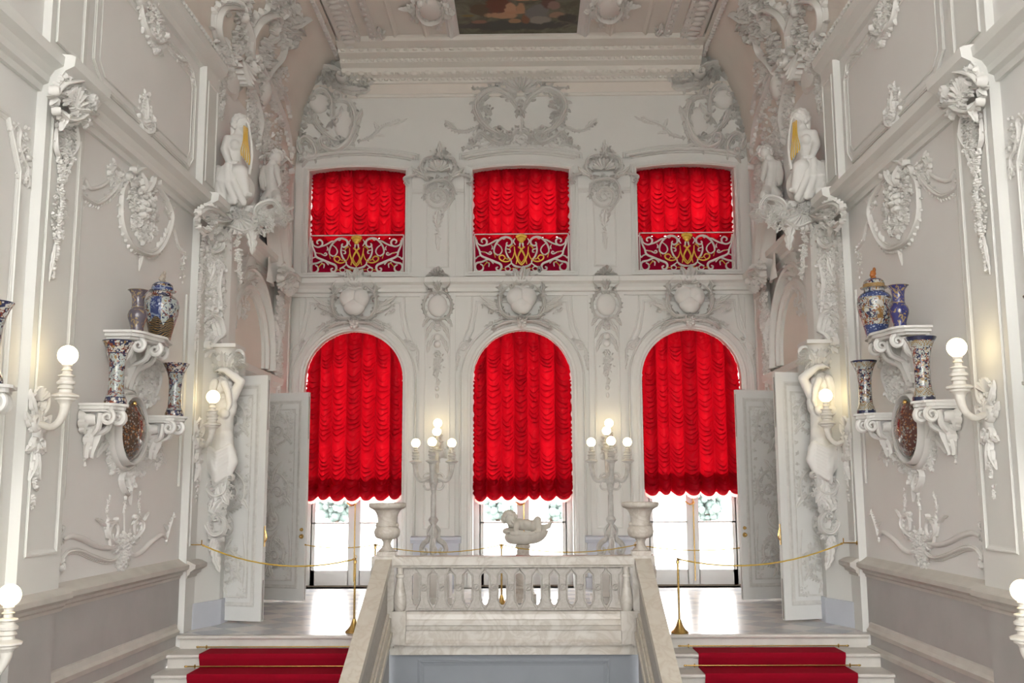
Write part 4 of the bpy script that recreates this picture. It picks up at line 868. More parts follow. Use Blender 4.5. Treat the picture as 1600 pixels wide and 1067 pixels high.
for nm, s, bk, jr, pw, ds, fin in SIDE:
    P = (lambda x, y, X=s * 4.12: at(x, y, X=X)); fin = mat('jar_finial_glaze', (.36, .31, .26), .3) if s < 0 else CORAL
    if s < 0: a, b, j, w = P(180, 632), P(272, 651), P(250, 534), P(213, 531)
    else: a, b, j, w = P(1444, 627), P(1354, 647), P(1370, 528), P(1407, 521)
    zs = max(j.z, w.z)
    bracket(a.y, .23, a.z, .40, 'white stucco bracket under the larger near beaker vase on the %s wall' % nm, s, 3, .46); bracket(b.y, .25, b.z, .42, 'white stucco bracket under the farther beaker vase on the %s wall' % nm, s, 4, .42)
    bracket((j.y + w.y) / 2, .56, zs, .46, 'wide white stucco bracket carrying the lidded jar on the %s wall' % nm, s, 5, .48)
    beaker(a, 'tall flared porcelain beaker vase nearer the viewer on the %s wall' % nm, bk); beaker(b, 'tall flared porcelain beaker vase beside the far pilaster of the %s wall' % nm, bk, .97)
    jar(Vector((j.x, j.y, zs)), 'lidded porcelain jar with %s on the %s wall bracket' % ('blue panels and pale finial' if s < 0 else 'coral finial', nm), jr, fin); bottle(Vector((w.x, w.y, zs)), ('bronze and purple gilt vase beside the blue panelled jar' if s < 0 else 'bright cobalt gilt vase beside the coral topped jar'), pw)
    q = at(213, 672, X=-4.25) if s < 0 else at(1412, 670, X=4.25)
    f, pl = dish(s, (q.y, q.z), 'dark patterned porcelain dish in a round stucco frame on the %s wall' % nm, ds)
    tag(obj(f, 'round_frame', PLO), 'round white stucco frame around the porcelain dish on the %s wall' % nm, 'frame', 'round stucco dish frames')
    q = at(3, 607, X=-4.12) if s < 0 else at(1600, 607, X=4.12); yy = 7.78
    bracket(yy, .30, 2.62, .46, 'stucco bracket cut by the %s photo edge' % nm, s, 6, .5); beaker(Vector((s * 4.12, yy, 2.62)), 'beaker vase rim just showing at the %s photo edge' % nm, bk, 1.0)
# ---------------------------------------------------------------- lamps
HOLD = [(.036, .0), (.045, -.015), (.034, -.03), (.036, -.05), (.050, -.06), (.034, -.07), (.038, -.095), (.074, -.105), (.076, -.115), (.054, -.125), (.056, -.145), (.080, -.165), (.078, -.185), (.056, -.195), (.07, -.215), (.074, -.225), (.056, -.235), (.06, -.26), (.10, -.275), (.118, -.285), (.115, -.30), (.09, -.31), (.088, -.325), (.062, -.34), (.05, -.36)]
def holder(root, c, k=1.0, seg=20, m_=None):
    m = MB(); m.lathe([(.001, -.075 * k)] + [(a * k, z * k - .075 * k) for a, z in HOLD], c, seg, lambda a, z: .06 * math.cos(a * 8) if -.40 * k < z < -.34 * k else 0); ho = obj(m, 'candle_holder', m_ or CREAM, root)
    m = MB(); m.ball(c, .088 * k, 20, 14); obj(m, 'glass_globe', GLOBE, ho)
    return Vector(c) + Vector((0, 0, -.43 * k))
def sconce(s, g, ya, X0, label, seed):
    """globe at g, arm curving back to a foliage plate on the wall face |x| = X0"""
    r = thing('wall_sconce', (s * X0, ya, g[2] - .6), label, 'wall lamp', 'white globe sconces'); b = holder(r, g)
    w = Vector((s * X0, ya, b.z - .20)); m = MB()
    m.tube([b + Vector((0, 0, .01)), b + Vector((0, 0, -.05)), b.lerp(w, .15) + Vector((0, 0, -.12)), b.lerp(w, .45) + Vector((0, 0, -.115)), b.lerp(w, .8) + Vector((0, 0, -.02)), w], [.055, .042, .034, .03, .03, .045], 10); obj(m, 'arm', CREAM, r)
    pl = Pl((s * X0, 0, 0), (0, 1, 0), (0, 0, 1), (-s, 0, 0)); m = MB(); RNG.seed(seed); z = w.z; oblob(m, pl, (ya, z), .10, .17, .05)
    for d in (-1, 1):
        otube(m, pl, spiral((ya + d * .08, z + .04), .10, PI / 2, 1.4, d), .028, .06); otube(m, pl, spiral((ya + d * .06, z - .16), .08, -PI / 2, 1.3, -d), .024, .05)
        for q, e in (((.03, .1), (.17, .34)), ((.05, .0), (.24, .14)), ((.04, -.1), (.2, -.22)), ((.03, -.2), (.12, -.48))): oleaf(m, pl, (ya + d * q[0], z + q[1]), (ya + d * e[0], z + e[1]), .06, .05, .9 * d)
    ocluster(m, pl, (ya, z + .12), .16, .22, 20, .045, .05); ogarland(m, pl, [(ya, z - .15), (ya + .02, z - .4), (ya, z - .72)], .06); oshell(m, pl, (ya, z + .22), .15, .3, PI - .3, 7, .05)
    obj(m, 'foliage_backplate', PLO, r)
q = at(106, 555, X=-4.0); sconce(-1, Vector((-4.0, q.y, q.z)), q.y + .12, 4.3, 'white sconce with lit globe on the first pilaster of the left wall', 21)
q = at(1495, 543, X=4.0); sconce(1, Vector((4.0, q.y, q.z)), q.y + .12, 4.3, 'white sconce with lit globe on the first pilaster of the right wall', 22)
q = at(333, 620, X=-4.04); sconce(-1, Vector((-4.04, q.y, q.z)), 13.44, 4.3, 'white sconce with lit globe before the left herm figure', 23)
q = at(1290, 618, X=4.04); sconce(1, Vector((4.04, q.y, q.z)), 13.44, 4.3, 'white sconce with lit globe before the right herm figure', 24)
q = at(15, 930, X=-4.0); sconce(-1, Vector((-4.0, q.y, q.z)), q.y + .05, 4.38, 'low white sconce with lit globe at the left photo edge', 25)
q = at(1597, 923, X=4.0); sconce(1, Vector((4.0, q.y, q.z)), q.y + .05, 4.38, 'low white sconce with lit globe at the right photo edge', 26)
for nm, px, py in (('left', 684, 661), ('right', 951.5, 661)):
    q = at(px, py, Y=YE - .34); r = thing('pilaster_sconce', (q.x, YE - .06, q.z - .4), 'small white sconce with lit globe on the pilaster above the %s candelabrum' % nm, 'wall lamp'); b = holder(r, q, .92)
    m = MB(); w = Vector((q.x, YE - .06, b.z - .06)); m.tube([b, b + Vector((0, .04, -.08)), b.lerp(w, .6) + Vector((0, 0, -.08)), w], [.045, .03, .028, .04], 8); obj(m, 'arm', CREAM, r)
    m = MB(); pl = PE.off(.055); oblob(m, pl, (q.x, w.z), .1, .16, .05); ocluster(m, pl, (q.x, w.z), .16, .28, 26, .045, .05); obj(m, 'foliage_backplate', PLO, r)
def candelabrum(px, label, d):
    q = at(px, 752, Y=16.7); c = Vector((q.x, 16.7, .62)); r = thing('candelabrum', c, label, 'candelabrum', 'white globe candelabra'); zj = q.z
    for k, (dx, dy, z) in enumerate(((-.30, .02, 2.555), (.295, .02, 2.555), (d * .0, -.30, 2.56), (d * .02, .32, 2.76))):
        g = Vector((c.x + dx, c.y + dy, z)); b = holder(r, g, .84, 16, CAND); m = MB(); j = Vector((c.x, c.y, zj + .06)); o = (b - j); o.z = 0
        m.tube([b + Vector((0, 0, .02)), b + Vector((0, 0, -.05)), j + o * .90 + Vector((0, 0, .02)), j + o * .68 + Vector((0, 0, -.05)), j + o * .35 + Vector((0, 0, -.02)), j], [.055, .042, .036, .034, .036, .034], 8); obj(m, 'arm', CAND, r)
        m = MB(); o = o.normalized()
        for e in (1, -1): m.tube([Vector((c.x, c.y, zj + .0)) + o * (.09 + .07 * math.cos(a * .55)) + Vector((0, 0, e * .06 + e * .07 * math.sin(a * .55))) for a in range(13)], [.02 - .001 * a for a in range(13)], 6)
        obj(m, 'arm_scroll', CAND, r)
    m = MB(); m.lathe([(.03, 2.25 - c.z), (.05, 2.2 - c.z), (.035, zj + .16 - c.z), (.07, zj + .1 - c.z), (.075, zj - c.z), (.05, zj - .12 - c.z), (.032, zj - .2 - c.z), (.042, zj - .22 - c.z), (.046, 1.36 - c.z), (.06, 1.34 - c.z), (.085, 1.30 - c.z), (.05, 1.24 - c.z), (.035, 1.2 - c.z), (.075, 1.12 - c.z), (.09, 1.06 - c.z), (.05, 1.0 - c.z), (.04, .9 - c.z), (.07, .84 - c.z), (.05, .76 - c.z)], c, 16); obj(m, 'stem', CAND, r)
    for k in range(3):
        a = 2 * PI * k / 3 - PI / 2 + .0; o = Vector((math.cos(a), math.sin(a), 0)); m = MB(); Z = lambda z: Vector((0, 0, z - c.z))
        m.tube([c + o * .04 + Z(1.22), c + o * .10 + Z(1.14), c + o * .09 + Z(1.04), c + o * .10 + Z(.98), c + o * .19 + Z(.92), c + o * .23 + Z(.82), c + o * .17 + Z(.75), c + o * .12 + Z(.80), c + o * .15 + Z(.85)], [.02, .03, .03, .042, .046, .042, .036, .028, .02], 8)
        m.tube([c + o * .20 + Z(.78), c + o * .24 + Z(.70), c + o * .21 + Z(.635)], [.035, .03, .04], 8)
        for t_ in range(5): m.ball(c + o * (.10 + .03 * t_) + Z(1.0 - .045 * t_) + Vector((0, 0, .03)), (.03, .03, .025), 6, 5)
        obj(m, 'leg', CAND, r)
    p = thing('candelabrum_pedestal', (c.x, c.y, 0), 'low white marble pedestal under the %s' % ('left candelabrum' if d > 0 else 'right candelabrum'), 'pedestal', 'low marble pedestals')
    m = MB(); m.box((c.x - .34, c.y - .34, 0), (c.x + .34, c.y + .34, .10)); obj(m, 'plinth', STEPM, p, False); m = MB(); m.box((c.x - .29, c.y - .29, .10), (c.x + .29, c.y + .29, .54)); obj(m, 'die', STEPM, p, False); m = MB(); m.box((c.x - .33, c.y - .33, .54), (c.x + .33, c.y + .33, .615)); obj(m, 'cap', STEPM, p, False)
candelabrum(677.5, 'white scrolled candelabrum with lit globes left of the reclining marble child', 1); candelabrum(953.5, 'white scrolled candelabrum with lit globes right of the reclining marble child', -1)
# ---------------------------------------------------------------- sculpture: every body is one remeshed surface
class Body(MB):
    def cap(s, a, b, r0, r1, n=14):
        a, b = Vector(a), Vector(b); t = b - a
        if t.length < 1e-5: return s.ball(a, max(r0, r1), n, 10)
        t.normalize(); u = t.orthogonal().normalized(); w = t.cross(u); secs = []
        for i in range(5): th = PI / 2 * (1 - i / 4) ; secs.append((a - t * r0 * math.sin(th), r0 * math.cos(th) + 1e-4))
        for i in range(5): th = PI / 2 * i / 4; secs.append((b + t * r1 * math.sin(th), r1 * math.cos(th) + 1e-4))
        s.loft([[c + (u * math.cos(2 * PI * k / n) + w * math.sin(2 * PI * k / n)) * r for k in range(n)] for c, r in secs])
    def chain(s, pts, rs):
        for i in range(len(pts) - 1): s.cap(pts[i], pts[i + 1], rs[i], rs[i + 1])
    def ell(s, c, r, rot=None): s.ball(c, r, 16, 12, rot)
def fuse(b, name, m, parent, vox, it=4):
    me = bpy.data.meshes.new('tmp'); me.from_pydata([tuple(p) for p in b.v], [], b.f); me.update(); o = bpy.data.objects.new('tmp', me); COL.objects.link(o)
    k = o.modifiers.new('r', 'REMESH'); k.mode = 'VOXEL'; k.voxel_size = vox; k.use_smooth_shade = True
    k = o.modifiers.new('s', 'SMOOTH'); k.iterations = it; k.factor = .5
    ev = o.evaluated_get(bpy.context.evaluated_depsgraph_get()); me2 = bpy.data.meshes.new_from_object(ev)
    bpy.data.objects.remove(o); me2.materials.clear(); me2.materials.append(m); me2.transform(Matrix.Translation(-world_loc(parent))); me2.shade_smooth()
    r = bpy.data.objects.new(name, me2); COL.objects.link(r); r.parent = parent; return r
def head(b, c, r, face, up=(0, 0, 1)):
    """head with brow, nose, lips, chin, eyes and ears; face = looking direction"""
    c, f = Vector(c), Vector(face).normalized(); u = Vector(up); u = (u - f * u.dot(f)).normalized(); l = u.cross(f)
    R = Matrix((l, f, u)).transposed(); P = lambda x, y, z: c + (l * x + f * y + u * z) * r
    b.ell(c + u * r * .15, (r * .80, r * .98, r * .95), R); b.ell(P(0, .25, -.45), (r * .58, r * .66, r * .62), R); b.ell(P(0, .62, -.88), (r * .22, r * .2, r * .2), R)
    b.cap(P(0, .90, .12), P(0, 1.12, -.28), r * .10, r * .15); b.ell(P(0, .92, -.58), (r * .26, r * .13, r * .06), R); b.ell(P(0, .88, -.70), (r * .22, r * .13, r * .07), R)
    for s in (-1, 1):
        b.ell(P(s * .34, .74, .04), (r * .15, r * .10, r * .09), R); b.cap(P(s * .16, .88, .22), P(s * .52, .74, .22), r * .09, r * .07); b.ell(P(s * .46, .60, -.35), (r * .22, r * .22, r * .25), R); b.ell(P(s * .82, .0, -.05), (r * .10, r * .17, r * .26), R)
def curls(b, c, r, face, n, rr, back=True):
    c, f = Vector(c), Vector(face).normalized()
    for i in range(n):
        z = 1 - 2 * (i + .5) / n; a = i * 2.39996; d = Vector((math.sqrt(1 - z * z) * math.cos(a), math.sqrt(1 - z * z) * math.sin(a), z))
        if d.dot(f) > .45 and d.z < .55: continue
        if d.z < -.6: continue
        b.ball(c + d * r, rr * RNG.uniform(.8, 1.25), 8, 6)
def hand(b, w, d, n, L, curl=.5, side=1):
    """palm from the wrist w along d, n = palm normal; four unequal fingers and a thumb"""
    w, d, n = Vector(w), Vector(d).normalized(), Vector(n); n = (n - d * n.dot(d)).normalized(); x = d.cross(n)
    pc = w + d * L * .5; b.cap(w, w + d * L * .45, L * .2, L * .22)
    for k in range(4):
        o = (k - 1.5) * L * .135; le = L * (.46, .54, .5, .38)[k]; p0 = w + d * L * .5 + x * o; p1 = p0 + (d * math.cos(curl * .5) + n * math.sin(curl * .5)) * le * .5; p2 = p1 + (d * math.cos(curl * 1.6) + n * math.sin(curl * 1.6)) * le * .45
        b.cap(w + d * L * .2 + x * o * .7, p0, L * .075, L * .07); b.cap(p0, p1, L * .068, L * .06); b.cap(p1, p2, L * .06, L * .048)
    t0 = w + d * L * .15 + x * side * L * .16; t1 = t0 + (d * .7 + x * side * .6 + n * .3).normalized() * L * .28; b.cap(w + d * .1 * L, t0, L * .1, L * .085); b.cap(t0, t1, L * .08, L * .065); b.cap(t1, t1 + (d * .9 + n * .4).normalized() * L * .2, L * .065, L * .05)
# reclining marble child in a shell basin on a column
YC = 16.7; Q = lambda x, y, dy=0: at(x, y, Y=YC) + Vector((0, dy, 0))
cc = Q(817, 850); r = thing('reclining_child_statue', (cc.x, YC, cc.z), 'weathered marble figure of a reclining curly haired child in a shell basin', 'statue')
m = MB(); L0, R0_ = Q(790, 832), Q(856, 827); rows = []
for i in range(13):
    t = i / 12; z = (L0.z + R0_.z) / 2 - .05 + .03 * (1 - t) ** 4 - .16 * math.sin(t * PI / 2) ** 1.4; k = math.cos(t * PI / 2) ** .62 if t < 1 else .1
    cxn = (L0.x + R0_.x) / 2 * (1 - t) + cc.x * t; rows.append([(cxn + (.345 * k + .05 * t) * math.cos(a * PI / 24) * (1 + .015 * math.cos(a * 2)), YC + (.24 * k + .05 * t) * math.sin(a * PI / 24) * (1 + .015 * math.cos(a * 2)), z + .03 * math.cos(a * PI / 24) * (1 - t)) for a in range(48)])
m.loft(rows); obj(m, 'shell_basin', CUPID, r)
b = Body(); hc = Q(797, 812); face = Vector((.5, -.45, .1)); head(b, hc, .105, (.35, -.85, -.15), (-.25, 0, 1))
ch, wa, hp = Q(811, 819), Q(823, 820), Q(836, 822); b.chain([hc + Vector((.03, 0, -.06)), ch, wa, hp], [.05, .095, .088, .10]); b.ell(ch + Vector((0, -.02, .01)), (.09, .10, .085)); b.ell(wa + Vector((0, -.03, .02)), (.09, .09, .075))
kn = Q(840, 812, -.08); b.chain([hp + Vector((0, -.05, 0)), kn, Q(842, 829, -.16)], [.085, .062, .045]); f0 = Q(842, 829, -.16); b.cap(f0, f0 + Vector((-.06, -.05, -.01)), .038, .026)
k2 = Q(846, 826, .05); an = Q(857, 822, .05); b.chain([hp + Vector((0, .05, 0)), k2, an], [.085, .06, .042]); b.chain([an, Q(862, 815, .04)], [.04, .022])
sh = ch + Vector((-.03, -.10, .01)); el = Q(806, 830, -.20); wr = Q(818, 832, -.2); b.chain([sh, el, wr], [.052, .042, .034]); hand(b, wr, (1, -.1, -.1), (0, -.3, -1), .085, .5)
s2 = ch + Vector((-.04, .10, .02)); e2 = Q(799, 828, .2); b.chain([s2, e2, hc + Vector((-.02, .08, -.05))], [.05, .04, .035]); hand(b, hc + Vector((-.02, .08, -.05)), (-.3, .1, 1), (0, -1, 0), .08, .4)
fuse(b, 'child_body', CUPID, r, .010, 3)
b = Body(); RNG.seed(5); curls(b, hc + Vector((-.01, .015, .02)), .108, (.35, -.85, -.15), 64, .033); fuse(b, 'curly_hair', CUPID, r, .009, 1)
b = Body(); b.ell(Q(796, 830, .05), (.12, .2, .06)); b.chain([Q(800, 832, -.2), Q(830, 833, -.22), Q(852, 828, -.1)], [.04, .035, .03]); fuse(b, 'drapery', CUPID, r, .015, 3)
m = MB(); zb_ = at(815, 852, Y=YC).z; z1 = zb_ + .03; r2 = thing('statue_column', (cc.x, YC, 0), 'grey marble column carrying the reclining child statue', 'column')
m.lathe([(.06, z1 + .0), (.12, z1 - .02), (.125, z1 - .06), (.09, z1 - .09), (.105, z1 - .13), (.10, z1 - .18)], (cc.x, YC, 0), 20); obj(m, 'capital', URNM, r2); m = MB(); m.lathe([(.115, z1 - .17), (.12, z1 - .24), (.13, .25)], (cc.x, YC, 0), 24); obj(m, 'shaft', URNM, r2)
m = MB(); m.lathe([(.135, .26), (.17, .22), (.17, .16), (.2, .14)], (cc.x, YC, 0), 20); m.box((cc.x - .21, YC - .21, 0), (cc.x + .21, YC + .21, .14)); obj(m, 'base', URNM, r2)
# herm figures beside the doors: one raised arm under a foliage capital, scrolled lower body
YH = 13.86; H_ = lambda x, y, dy=0: at(x, y, Y=YH) + Vector((0, dy, 0))
r = thing('herm_figure', (H_(330, 870).x, YH, H_(330, 870).z), 'white stucco herm woman with arm raised over her head beside the left doors', 'statue', 'stucco herm figures')
b = Body(); hc = H_(345, 606); head(b, hc, .135, (.10, -.80, -.55), (.12, -.4, 1)); nk, ch, wa, hp = H_(346, 622), H_(346, 645), H_(349, 680), H_(347, 708)
b.chain([hc, nk], [.08, .075]); b.chain([nk + Vector((0, .04, -.02)), ch, wa, hp], [.09, .17, .135, .17]); b.ell(ch + Vector((0, -.02, .04)), (.215, .14, .17)); b.ell(hp, (.20, .16, .15)); b.ell(wa + Vector((0, -.03, -.03)), (.15, .12, .15))
for dx in (-.085, .085): b.ell(ch + Vector((dx, -.14, -.02)), (.072, .07, .072))
sh, el, wr = H_(359, 628), H_(378, 597, -.06), H_(357, 580, -.12); b.chain([ch + Vector((.13, 0, .10)), sh, sh.lerp(el, .5), el, el.lerp(wr, .4), wr], [.085, .085, .072, .062, .058, .042]); hand(b, wr, (-1, -.1, .05), (0, 0, -1), .17, .45, -1)
sh, el, wr = H_(328, 634), H_(319, 672, -.02), H_(327, 702, -.10); b.chain([ch + Vector((-.13, 0, .10)), sh, sh.lerp(el, .5), el, el.lerp(wr, .4), wr], [.085, .082, .072, .062, .058, .042]); hand(b, wr, (.5, -.3, -.8), (.6, -.3, .3), .17, .5, 1)
fuse(b, 'woman_body', PLO, r, .0125, 3)
b = Body(); RNG.seed(8)
for i in range(26):
    a = i * 2.4; d = Vector((math.cos(a) * .9, .35 + .5 * math.sin(a), .25 + .75 * math.sin(i * .7))).normalized(); b.ell(hc + d * .125, (.05, .05, .045))
for s, pts in ((1, [(352, 600), (358, 615), (360, 632), (356, 645)]), (-1, [(336, 600), (330, 614), (328, 630), (331, 646)]), (-1, [(338, 598), (333, 618), (332, 640), (336, 655)])):
    for k in range(3): b.chain([H_(x + k * 1.5, y, -.04 - .05 * k) for x, y in pts], [.05, .045, .04, .022])
fuse(b, 'long_hair', PLO, r, .010, 1)
b = Body(); RNG.seed(9)
for k in range(9): t = k / 8; b.chain([H_(329 + 2 * t, 698 + 5.5 * k * .8, -.12 - .03 * math.sin(t * 3)), H_(346, 708 + 5.5 * k, -.22), H_(363 - 3 * t, 697 + 5.5 * k, -.12)], [.03, .034, .026])
b.chain([H_(362, 700, -.1), H_(367, 722, -.08), H_(357, 745, -.1), H_(345, 752, -.14)], [.06, .07, .055, .04]); b.chain([H_(338, 715, -.16), H_(343, 735, -.2), H_(340, 757, -.16)], [.05, .06, .03]); b.ell(H_(345, 722), (.17, .12, .2)); fuse(b, 'draped_cloth', PLO, r, .0115, 1)
m = MB(); PH = Pl((0, YH - .02, 0), (1, 0, 0), (0, 0, 1), (0, -1, 0)); RNG.seed(10)
m.loft([[tuple(H_(x0, y, .0)), tuple(H_(xm, y, -d)), tuple(H_(x1, y, .0)), tuple(H_(xm, y, .14))] for y, x0, xm, x1, d in ((735, 328, 345, 362, .16), (765, 325, 341, 356, .15), (800, 324, 338, 352, .12), (840, 328, 337, 346, .08), (868, 331, 335, 339, .04))])
orn(m, PH.off(.06), [('r', [(357, 745), (352, 770), (334, 775), (324, 762), (330, 752), (338, 758)], .045, .10, 1), ('r', [(324, 790), (322, 815), (333, 835), (348, 832), (352, 815), (342, 806)], .045, .10, -1), ('v', (337, 792), .12, 0, 1.5, 1, .035), ('a', (345, 745), (360, 790), .09, .08, .8), ('a', (335, 800), (351, 780), .08, .08, -.9), ('a', (336, 845), (345, 895), .07, .05, .5, 4), ('a', (336, 830), (325, 862), .06, .05, -.7), ('c', (340, 770), .22, .3, 34, .06, .08), ('c', (338, 825), .16, .25, 26, .05, .07), ('g', [(336, 850), (340, 880)], .05)])
obj(m, 'scrolled_term', PLO, r)
m = MB(); orn(m, PH.off(.02), [('c', (352, 566), .24, .16, 40, .07, .16), ('a', (340, 578), (328, 552), .09, .16, .8), ('a', (350, 576), (350, 545), .11, .20, .1), ('a', (360, 578), (373, 552), .09, .16, -.8), ('v', (330, 556), .09, 0, 1.4, 1, .03), ('v', (373, 556), .09, PI, 1.4, -1, .03)]); a, c = H_(327, 548), H_(376, 540); m.box((a.x, YH - .24, a.z + .02), (c.x, YH + .25, c.z)); m.lathe([(.10, H_(345, 578).z), (.12, a.z - .1), (.2, a.z + .03)], ((a.x + c.x) / 2, YH, 0), 16); obj(m, 'foliage_capital', PLO, r)
hl_ = r; hr_ = dup(r, mirror=True, label='white stucco herm woman with arm raised over her head beside the right doors')
# seated stucco muses with gilded strings above the string cornice, and small winged boys
YM = 14.25; M_ = lambda x, y, dy=0: at(x, y, Y=YM) + Vector((0, dy, 0))
r = thing('seated_figure', (M_(370, 325).x, YM, M_(370, 325).z), 'white stucco draped woman seated high on the left cornice with golden strings', 'statue', 'seated stucco figures')
b = Body(); hc = M_(377, 196); head(b, hc, .125, (.80, -.45, -.25)); nk, ch, wa, hp = M_(373, 209), M_(369, 228), M_(366, 254), M_(362, 274); b.chain([hc, nk], [.075, .07]); b.chain([nk + Vector((0, 0, -.02)), ch, wa, hp], [.08, .15, .125, .17]); b.ell(ch + Vector((.0, 0, .03)), (.17, .15, .15)); b.ell(ch + Vector((.09, -.07, -.03)), (.075, .075, .075)); b.ell(ch + Vector((.02, -.13, -.03)), (.075, .075, .075)); b.ell(hp, (.22, .2, .16))
b.chain([ch + Vector((-.10, -.08, .07)), M_(356, 240, -.16), M_(366, 262, -.26)], [.075, .065, .05]); hand(b, M_(366, 262, -.26), (.9, 0, -.1), (0, 0, 1), .15, .5); b.chain([ch + Vector((.08, .08, .07)), M_(386, 240, -.05), M_(391, 258, -.10)], [.07, .058, .045]); hand(b, M_(391, 258, -.1), (.3, -.2, -.9), (1, 0, 0), .14, .7)
b.chain([hp + Vector((.05, -.10, 0)), M_(385, 281, -.34), M_(391, 312, -.28)], [.15, .12, .08]); b.chain([hp + Vector((.0, .05, -.02)), M_(380, 286, -.1), M_(380, 318, -.1)], [.14, .11, .08]); f0 = M_(391, 312, -.28); b.cap(f0, f0 + Vector((.10, -.06, -.03)), .05, .035); fuse(b, 'woman_body', PLO, r, .0125, 3)
b = Body()
for k in range(11): t = k / 10; b.chain([M_(345 + 28 * t, 272 + 4 * math.sin(t * 6), -.28 + .05 * math.sin(k * 2.4)), M_(344 + 34 * t, 297, -.38 + .07 * math.cos(k * 2.1)), M_(341 + 50 * t, 328 - 4 * math.sin(t * 3), -.28 + .07 * math.sin(k * 1.7))], [.04, .052, .05])
b.ell(M_(366, 300, -.05), (.32, .26, .30)); b.chain([M_(349, 270, -.24), M_(365, 282, -.36), M_(385, 276, -.3)], [.04, .05, .04]); b.chain([M_(344, 268, 0), M_(345, 300, -.1), M_(341, 330, -.1)], [.07, .09, .07]); fuse(b, 'drapery', PLO, r, .014, 1)
b = Body(); RNG.seed(12); curls(b, hc + Vector((-.02, .02, .03)), .118, (.80, -.45, -.25), 52, .042); b.chain([hc + Vector((-.11, .02, -.05)), M_(364, 212)], [.06, .04]); fuse(b, 'hair', PLO, r, .012, 1)
m = MB()
for k in range(5): m.tube([M_(388 + k * 1.4, 205 + k, -.24), M_(388 + k * 1.6, 228, -.26), M_(384.5 + k * 3.2, 244 + 3 * k, -.26), M_(385 + k * 2.8, 252 + 3.5 * k, -.25)], [.005, .007, .008, .010], 6)
obj(m, 'gilded_strings', GILT, r); m = MB(); m.tube([M_(384, 206, -.2), M_(393, 200, -.22), M_(398, 222, -.22), M_(400, 250, -.22), M_(396, 280, -.22)], [.015, .018, .016, .018, .025], 8); obj(m, 'lyre_frame', PLO, r)
dup(r, mirror=True, label='white stucco draped woman seated high on the right cornice with golden strings')
YB_ = 16.4; B_ = lambda x, y, dy=0: at(x, y, Y=YB_) + Vector((0, dy, 0))
r = thing('stucco_boy', (B_(430, 315).x, YB_, B_(430, 315).z), 'white stucco boy with bent head below the left corner ornament', 'statue', 'stucco boys')
b = Body(); hc = B_(431, 247); head(b, hc, .115, (.45, -.7, -.6)); ch, wa, hp = B_(423, 268), B_(424, 290), B_(426, 305); b.chain([hc, ch + Vector((0, 0, .08)), ch, wa, hp], [.07, .08, .13, .125, .14]); b.chain([ch + Vector((.1, -.04, .05)), B_(436, 276, -.1), B_(440, 290, -.14)], [.06, .052, .04]); hand(b, B_(440, 290, -.14), (0, -.4, -1), (-1, 0, 0), .11, .5); b.chain([ch + Vector((-.10, -.02, .05)), B_(411, 282, -.1), B_(414, 298, -.16)], [.06, .052, .04]); hand(b, B_(414, 298, -.16), (.5, -.4, -.6), (0, 0, 1), .11, .5)
b.chain([hp + Vector((.05, -.04, 0)), B_(438, 315, -.2), B_(440, 333, -.1)], [.095, .075, .055]); b.chain([hp + Vector((-.05, -.04, 0)), B_(418, 318, -.2), B_(415, 335, -.1)], [.095, .075, .055]); fuse(b, 'boy_body', PLO, r, .012, 3)
b = Body(); RNG.seed(14); curls(b, hc + Vector((0, .02, .03)), .105, (.45, -.7, -.6), 46, .036); fuse(b, 'curly_hair', PLO, r, .011, 1)
m = MB(); q = B_(428, 338); RNG.seed(15); m.loft([[(-4.39, YB_ - .35, q.z - .10), (q.x + .22, YB_ - .28, q.z - .06), (q.x + .22, YB_ + .25, q.z - .06), (-4.39, YB_ + .35, q.z - .10)], [(-4.39, YB_ - .38, q.z + .02), (q.x + .28, YB_ - .32, q.z + .03), (q.x + .28, YB_ + .28, q.z + .03), (-4.39, YB_ + .38, q.z + .02)]])
orn(m, Pl((0, YB_ - .33, 0), (1, 0, 0), (0, 0, 1), (0, -1, 0)), [('r', [(412, 338), (424, 346), (440, 342), (446, 332)], .06, .10, -1), ('c', (428, 344), .28, .12, 24, .06, .08), ('a', (424, 344), (420, 366), .08, .08, .4)]); obj(m, 'console', PLO, r)
dup(r, mirror=True, label='white stucco boy with bent head below the right corner ornament')
# ---------------------------------------------------------------- stucco ornament on the walls
def ornament(name, label, group, parts, cat='wall ornament', loc=None):
    """parts: list of (part name, mesh builder)"""
    parts = [(n, b) for n, b in parts if b.v]; V = np.array([p for _, b in parts for p in b.v]); lo, hi = V.min(0), V.max(0)
    r = thing(name, loc or ((lo[0] + hi[0]) / 2, (lo[1] + hi[1]) / 2, lo[2]), label, cat, group)
    for n, b in parts: obj(b, n, PLO, r)
    return r
def build(pl, lst, u0=None, k=1.0, raw=None):
    out = []
    for n, spec in lst:
        b = MB()
        if isinstance(spec, tuple):        # (symmetric half, middle)
            orn(b, pl, spec[0], k, raw); q = pl.refl(u0); orn(b, q, spec[0], k, raw); orn(b, pl, spec[1], k, raw)
        else: orn(b, pl, spec, k, raw)
        out.append((n, b))
    return out
KS = .85
